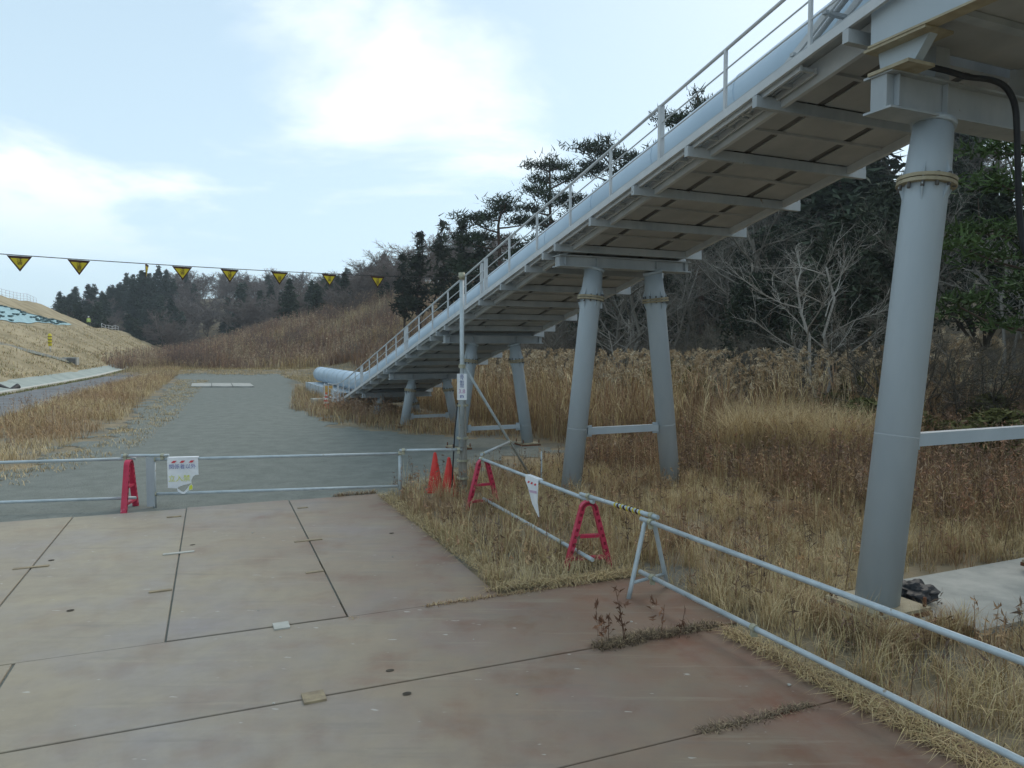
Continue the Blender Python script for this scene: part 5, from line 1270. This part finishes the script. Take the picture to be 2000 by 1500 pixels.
# hillside wood behind the conveyor
def hill_spots(n, s0, s1, w0, w1):
    return [(CX - SA * s + CA * w, CY + CA * s + SA * w, s, w) for s, w in zip(U(s0, s1, n), U(w0, w1, n))]
for x, y, s, w in hill_spots(30, -12, 55, 26, 52): plant('fir%d' % rng.integers(0, 3), x, y, rng.uniform(9, 13), 'dark conifer high in the wood behind the conveyor', 'conifers in the hillside wood', wide=1.3)
for x, y, s, w in hill_spots(95, -14, 55, 11, 42): plant('bare%d' % rng.integers(0, 3), x, y, rng.uniform(7, 11.5), 'grey leafless tree in the wood behind the conveyor', 'leafless trees in the hillside wood', wide=1.3)
for x, y, s, w in hill_spots(9, -8, 40, 9, 17): plant('pale%d' % rng.integers(0, 2), x, y, rng.uniform(5, 8), 'pale spreading leafless tree at the edge of the wood', 'pale leafless trees at the wood edge', wide=1.2)
for x, y, s, w in hill_spots(80, -12, 50, 8.5, 26): plant('thick%d' % rng.integers(0, 3), x, y, rng.uniform(3.5, 6.0), 'dense bare thicket at the edge of the wood', 'thickets at the wood edge', wide=1.3)
for x, y, s, w in hill_spots(50, -12, 50, 14, 36): plant('ever%d' % rng.integers(0, 2), x, y, rng.uniform(3, 6.5), 'dark evergreen shrub among the leafless trees', 'evergreen shrubs in the wood', wide=1.1, cat='shrub')
for x, y, s, w in hill_spots(44, -10, 46, 9.5, 14): plant('thick%d' % rng.integers(0, 3), x, y, rng.uniform(2.2, 4.0), 'low bare thicket just behind the reeds', 'low thickets behind the reeds', wide=1.5)
for x, y, s, w in hill_spots(46, -12, 34, 7.0, 14): plant('bamb%d' % rng.integers(0, 2), x, y, rng.uniform(0.8, 1.5), 'low yellow green bamboo grass clump at the wood edge', 'bamboo grass at the wood edge', wide=1.5, cat='shrub')

# ------------------------------------------------------------------ person on the embankment bench
def person(x, y, z):
    t = thing('person', (x, y, z), 'person in yellow green jacket and white helmet standing on the embankment bench', 'person')
    me = bpy.data.meshes.new('body')
    V = [(0, 0, 0.95), (0, 0, 1.15), (0, 0, 1.40), (0, 0, 1.50), (0, -0.01, 1.62), (0, 0, 1.70),
         (0.10, 0, 0.90), (0.11, 0.01, 0.50), (0.11, 0.02, 0.09), (0.12, -0.10, 0.04), (-0.10, 0, 0.90), (-0.12, -0.02, 0.50), (-0.12, 0.02, 0.09), (-0.13, -0.10, 0.04),
         (0.19, 0, 1.40), (0.25, 0.02, 1.12), (0.24, -0.06, 0.88), (0.235, -0.10, 0.79), (-0.19, 0, 1.40), (-0.25, 0.02, 1.12), (-0.24, -0.08, 0.88), (-0.235, -0.12, 0.79)]
    E_ = [(0, 1), (1, 2), (2, 3), (3, 4), (4, 5), (0, 6), (6, 7), (7, 8), (8, 9), (0, 10), (10, 11), (11, 12), (12, 13), (2, 14), (14, 15), (15, 16), (16, 17), (2, 18), (18, 19), (19, 20), (20, 21)]
    me.from_pydata(V, E_, []); b = bpy.data.objects.new('body', me); link(b, t)
    md = b.modifiers.new('skin', 'SKIN'); rad = [.15, .15, .16, .06, .095, .075, .10, .075, .05, .045, .10, .075, .05, .045, .075, .055, .045, .035, .075, .055, .045, .035]
    for i, v in enumerate(me.skin_vertices[0].data): v.radius = (rad[i], rad[i] * 0.8); v.use_root = (i == 0)
    b.modifiers.new('sub', 'SUBSURF').levels = 1; b.modifiers['sub'].render_levels = 1
    dg = bpy.context.evaluated_depsgraph_get(); m2 = bpy.data.meshes.new_from_object(b.evaluated_get(dg)); b.modifiers.clear(); b.data = m2
    m2.materials.clear()
    for k in ('hivis', 'dark_cloth', 'skin'): m2.materials.append(M[k])
    for p in m2.polygons: p.material_index = 2 if (p.center.z > 1.49 or (abs(p.center.x) > 0.2 and p.center.z < 0.86)) else (1 if p.center.z < 0.86 else 0)
    h = MB()
    for zz0, r in ((1.66, 0.135),): h.tube([(0, -0.01, zz0), (0, -0.01, zz0 + 0.02), (0, 0, zz0 + 0.03), (0, 0, zz0 + 0.09), (0, 0, zz0 + 0.14), (0, 0, zz0 + 0.155)], [r + 0.02, r + 0.02, r - 0.015, r - 0.03, r - 0.075, 0.01], 14)
    ho = bpy.data.objects.new('helmet', h.mesh('helmet', M['white'])); link(ho, t)
    for zz0 in (1.02, 1.22): 
        bo = bpy.data.objects.new('reflective_band', MB().tube([(0, 0, zz0), (0, 0, zz0 + 0.06)], [0.168, 0.172], 14, cap=False).mesh('reflective_band', M['white_band'])); bo.scale = (1, 0.85, 1); link(bo, t)
    t.rotation_euler = (0, 0, 0.5)
    return t
p = emb_xyz(82.0, 10.6); person(p.x, p.y, p.z)

# ------------------------------------------------------------------ thin winter haze
hb = MB().box((0, 1250, 22), (4400, 3900, 48)); ho = hb.build('haze', [], None, (0, 1250, -2))
hm = bpy.data.materials.new('haze'); hm.use_nodes = True; hn = hm.node_tree.nodes; hn.clear()
h_o = hn.new('ShaderNodeOutputMaterial'); h_v = hn.new('ShaderNodeVolumePrincipled'); h_v.inputs['Density'].default_value = 0.0005; h_v.inputs['Color'].default_value = (0.80, 0.90, 1.0, 1); h_v.inputs['Anisotropy'].default_value = 0.2
hm.node_tree.links.new(h_v.outputs[0], h_o.inputs['Volume']); ho.data.materials.append(hm)
tag(ho, 'thin pale blue winter haze over the valley', 'haze', kind='stuff')
sc.cycles.volume_bounces = 0; sc.cycles.volume_step_rate = 4.0; sc.cycles.volume_max_steps = 64
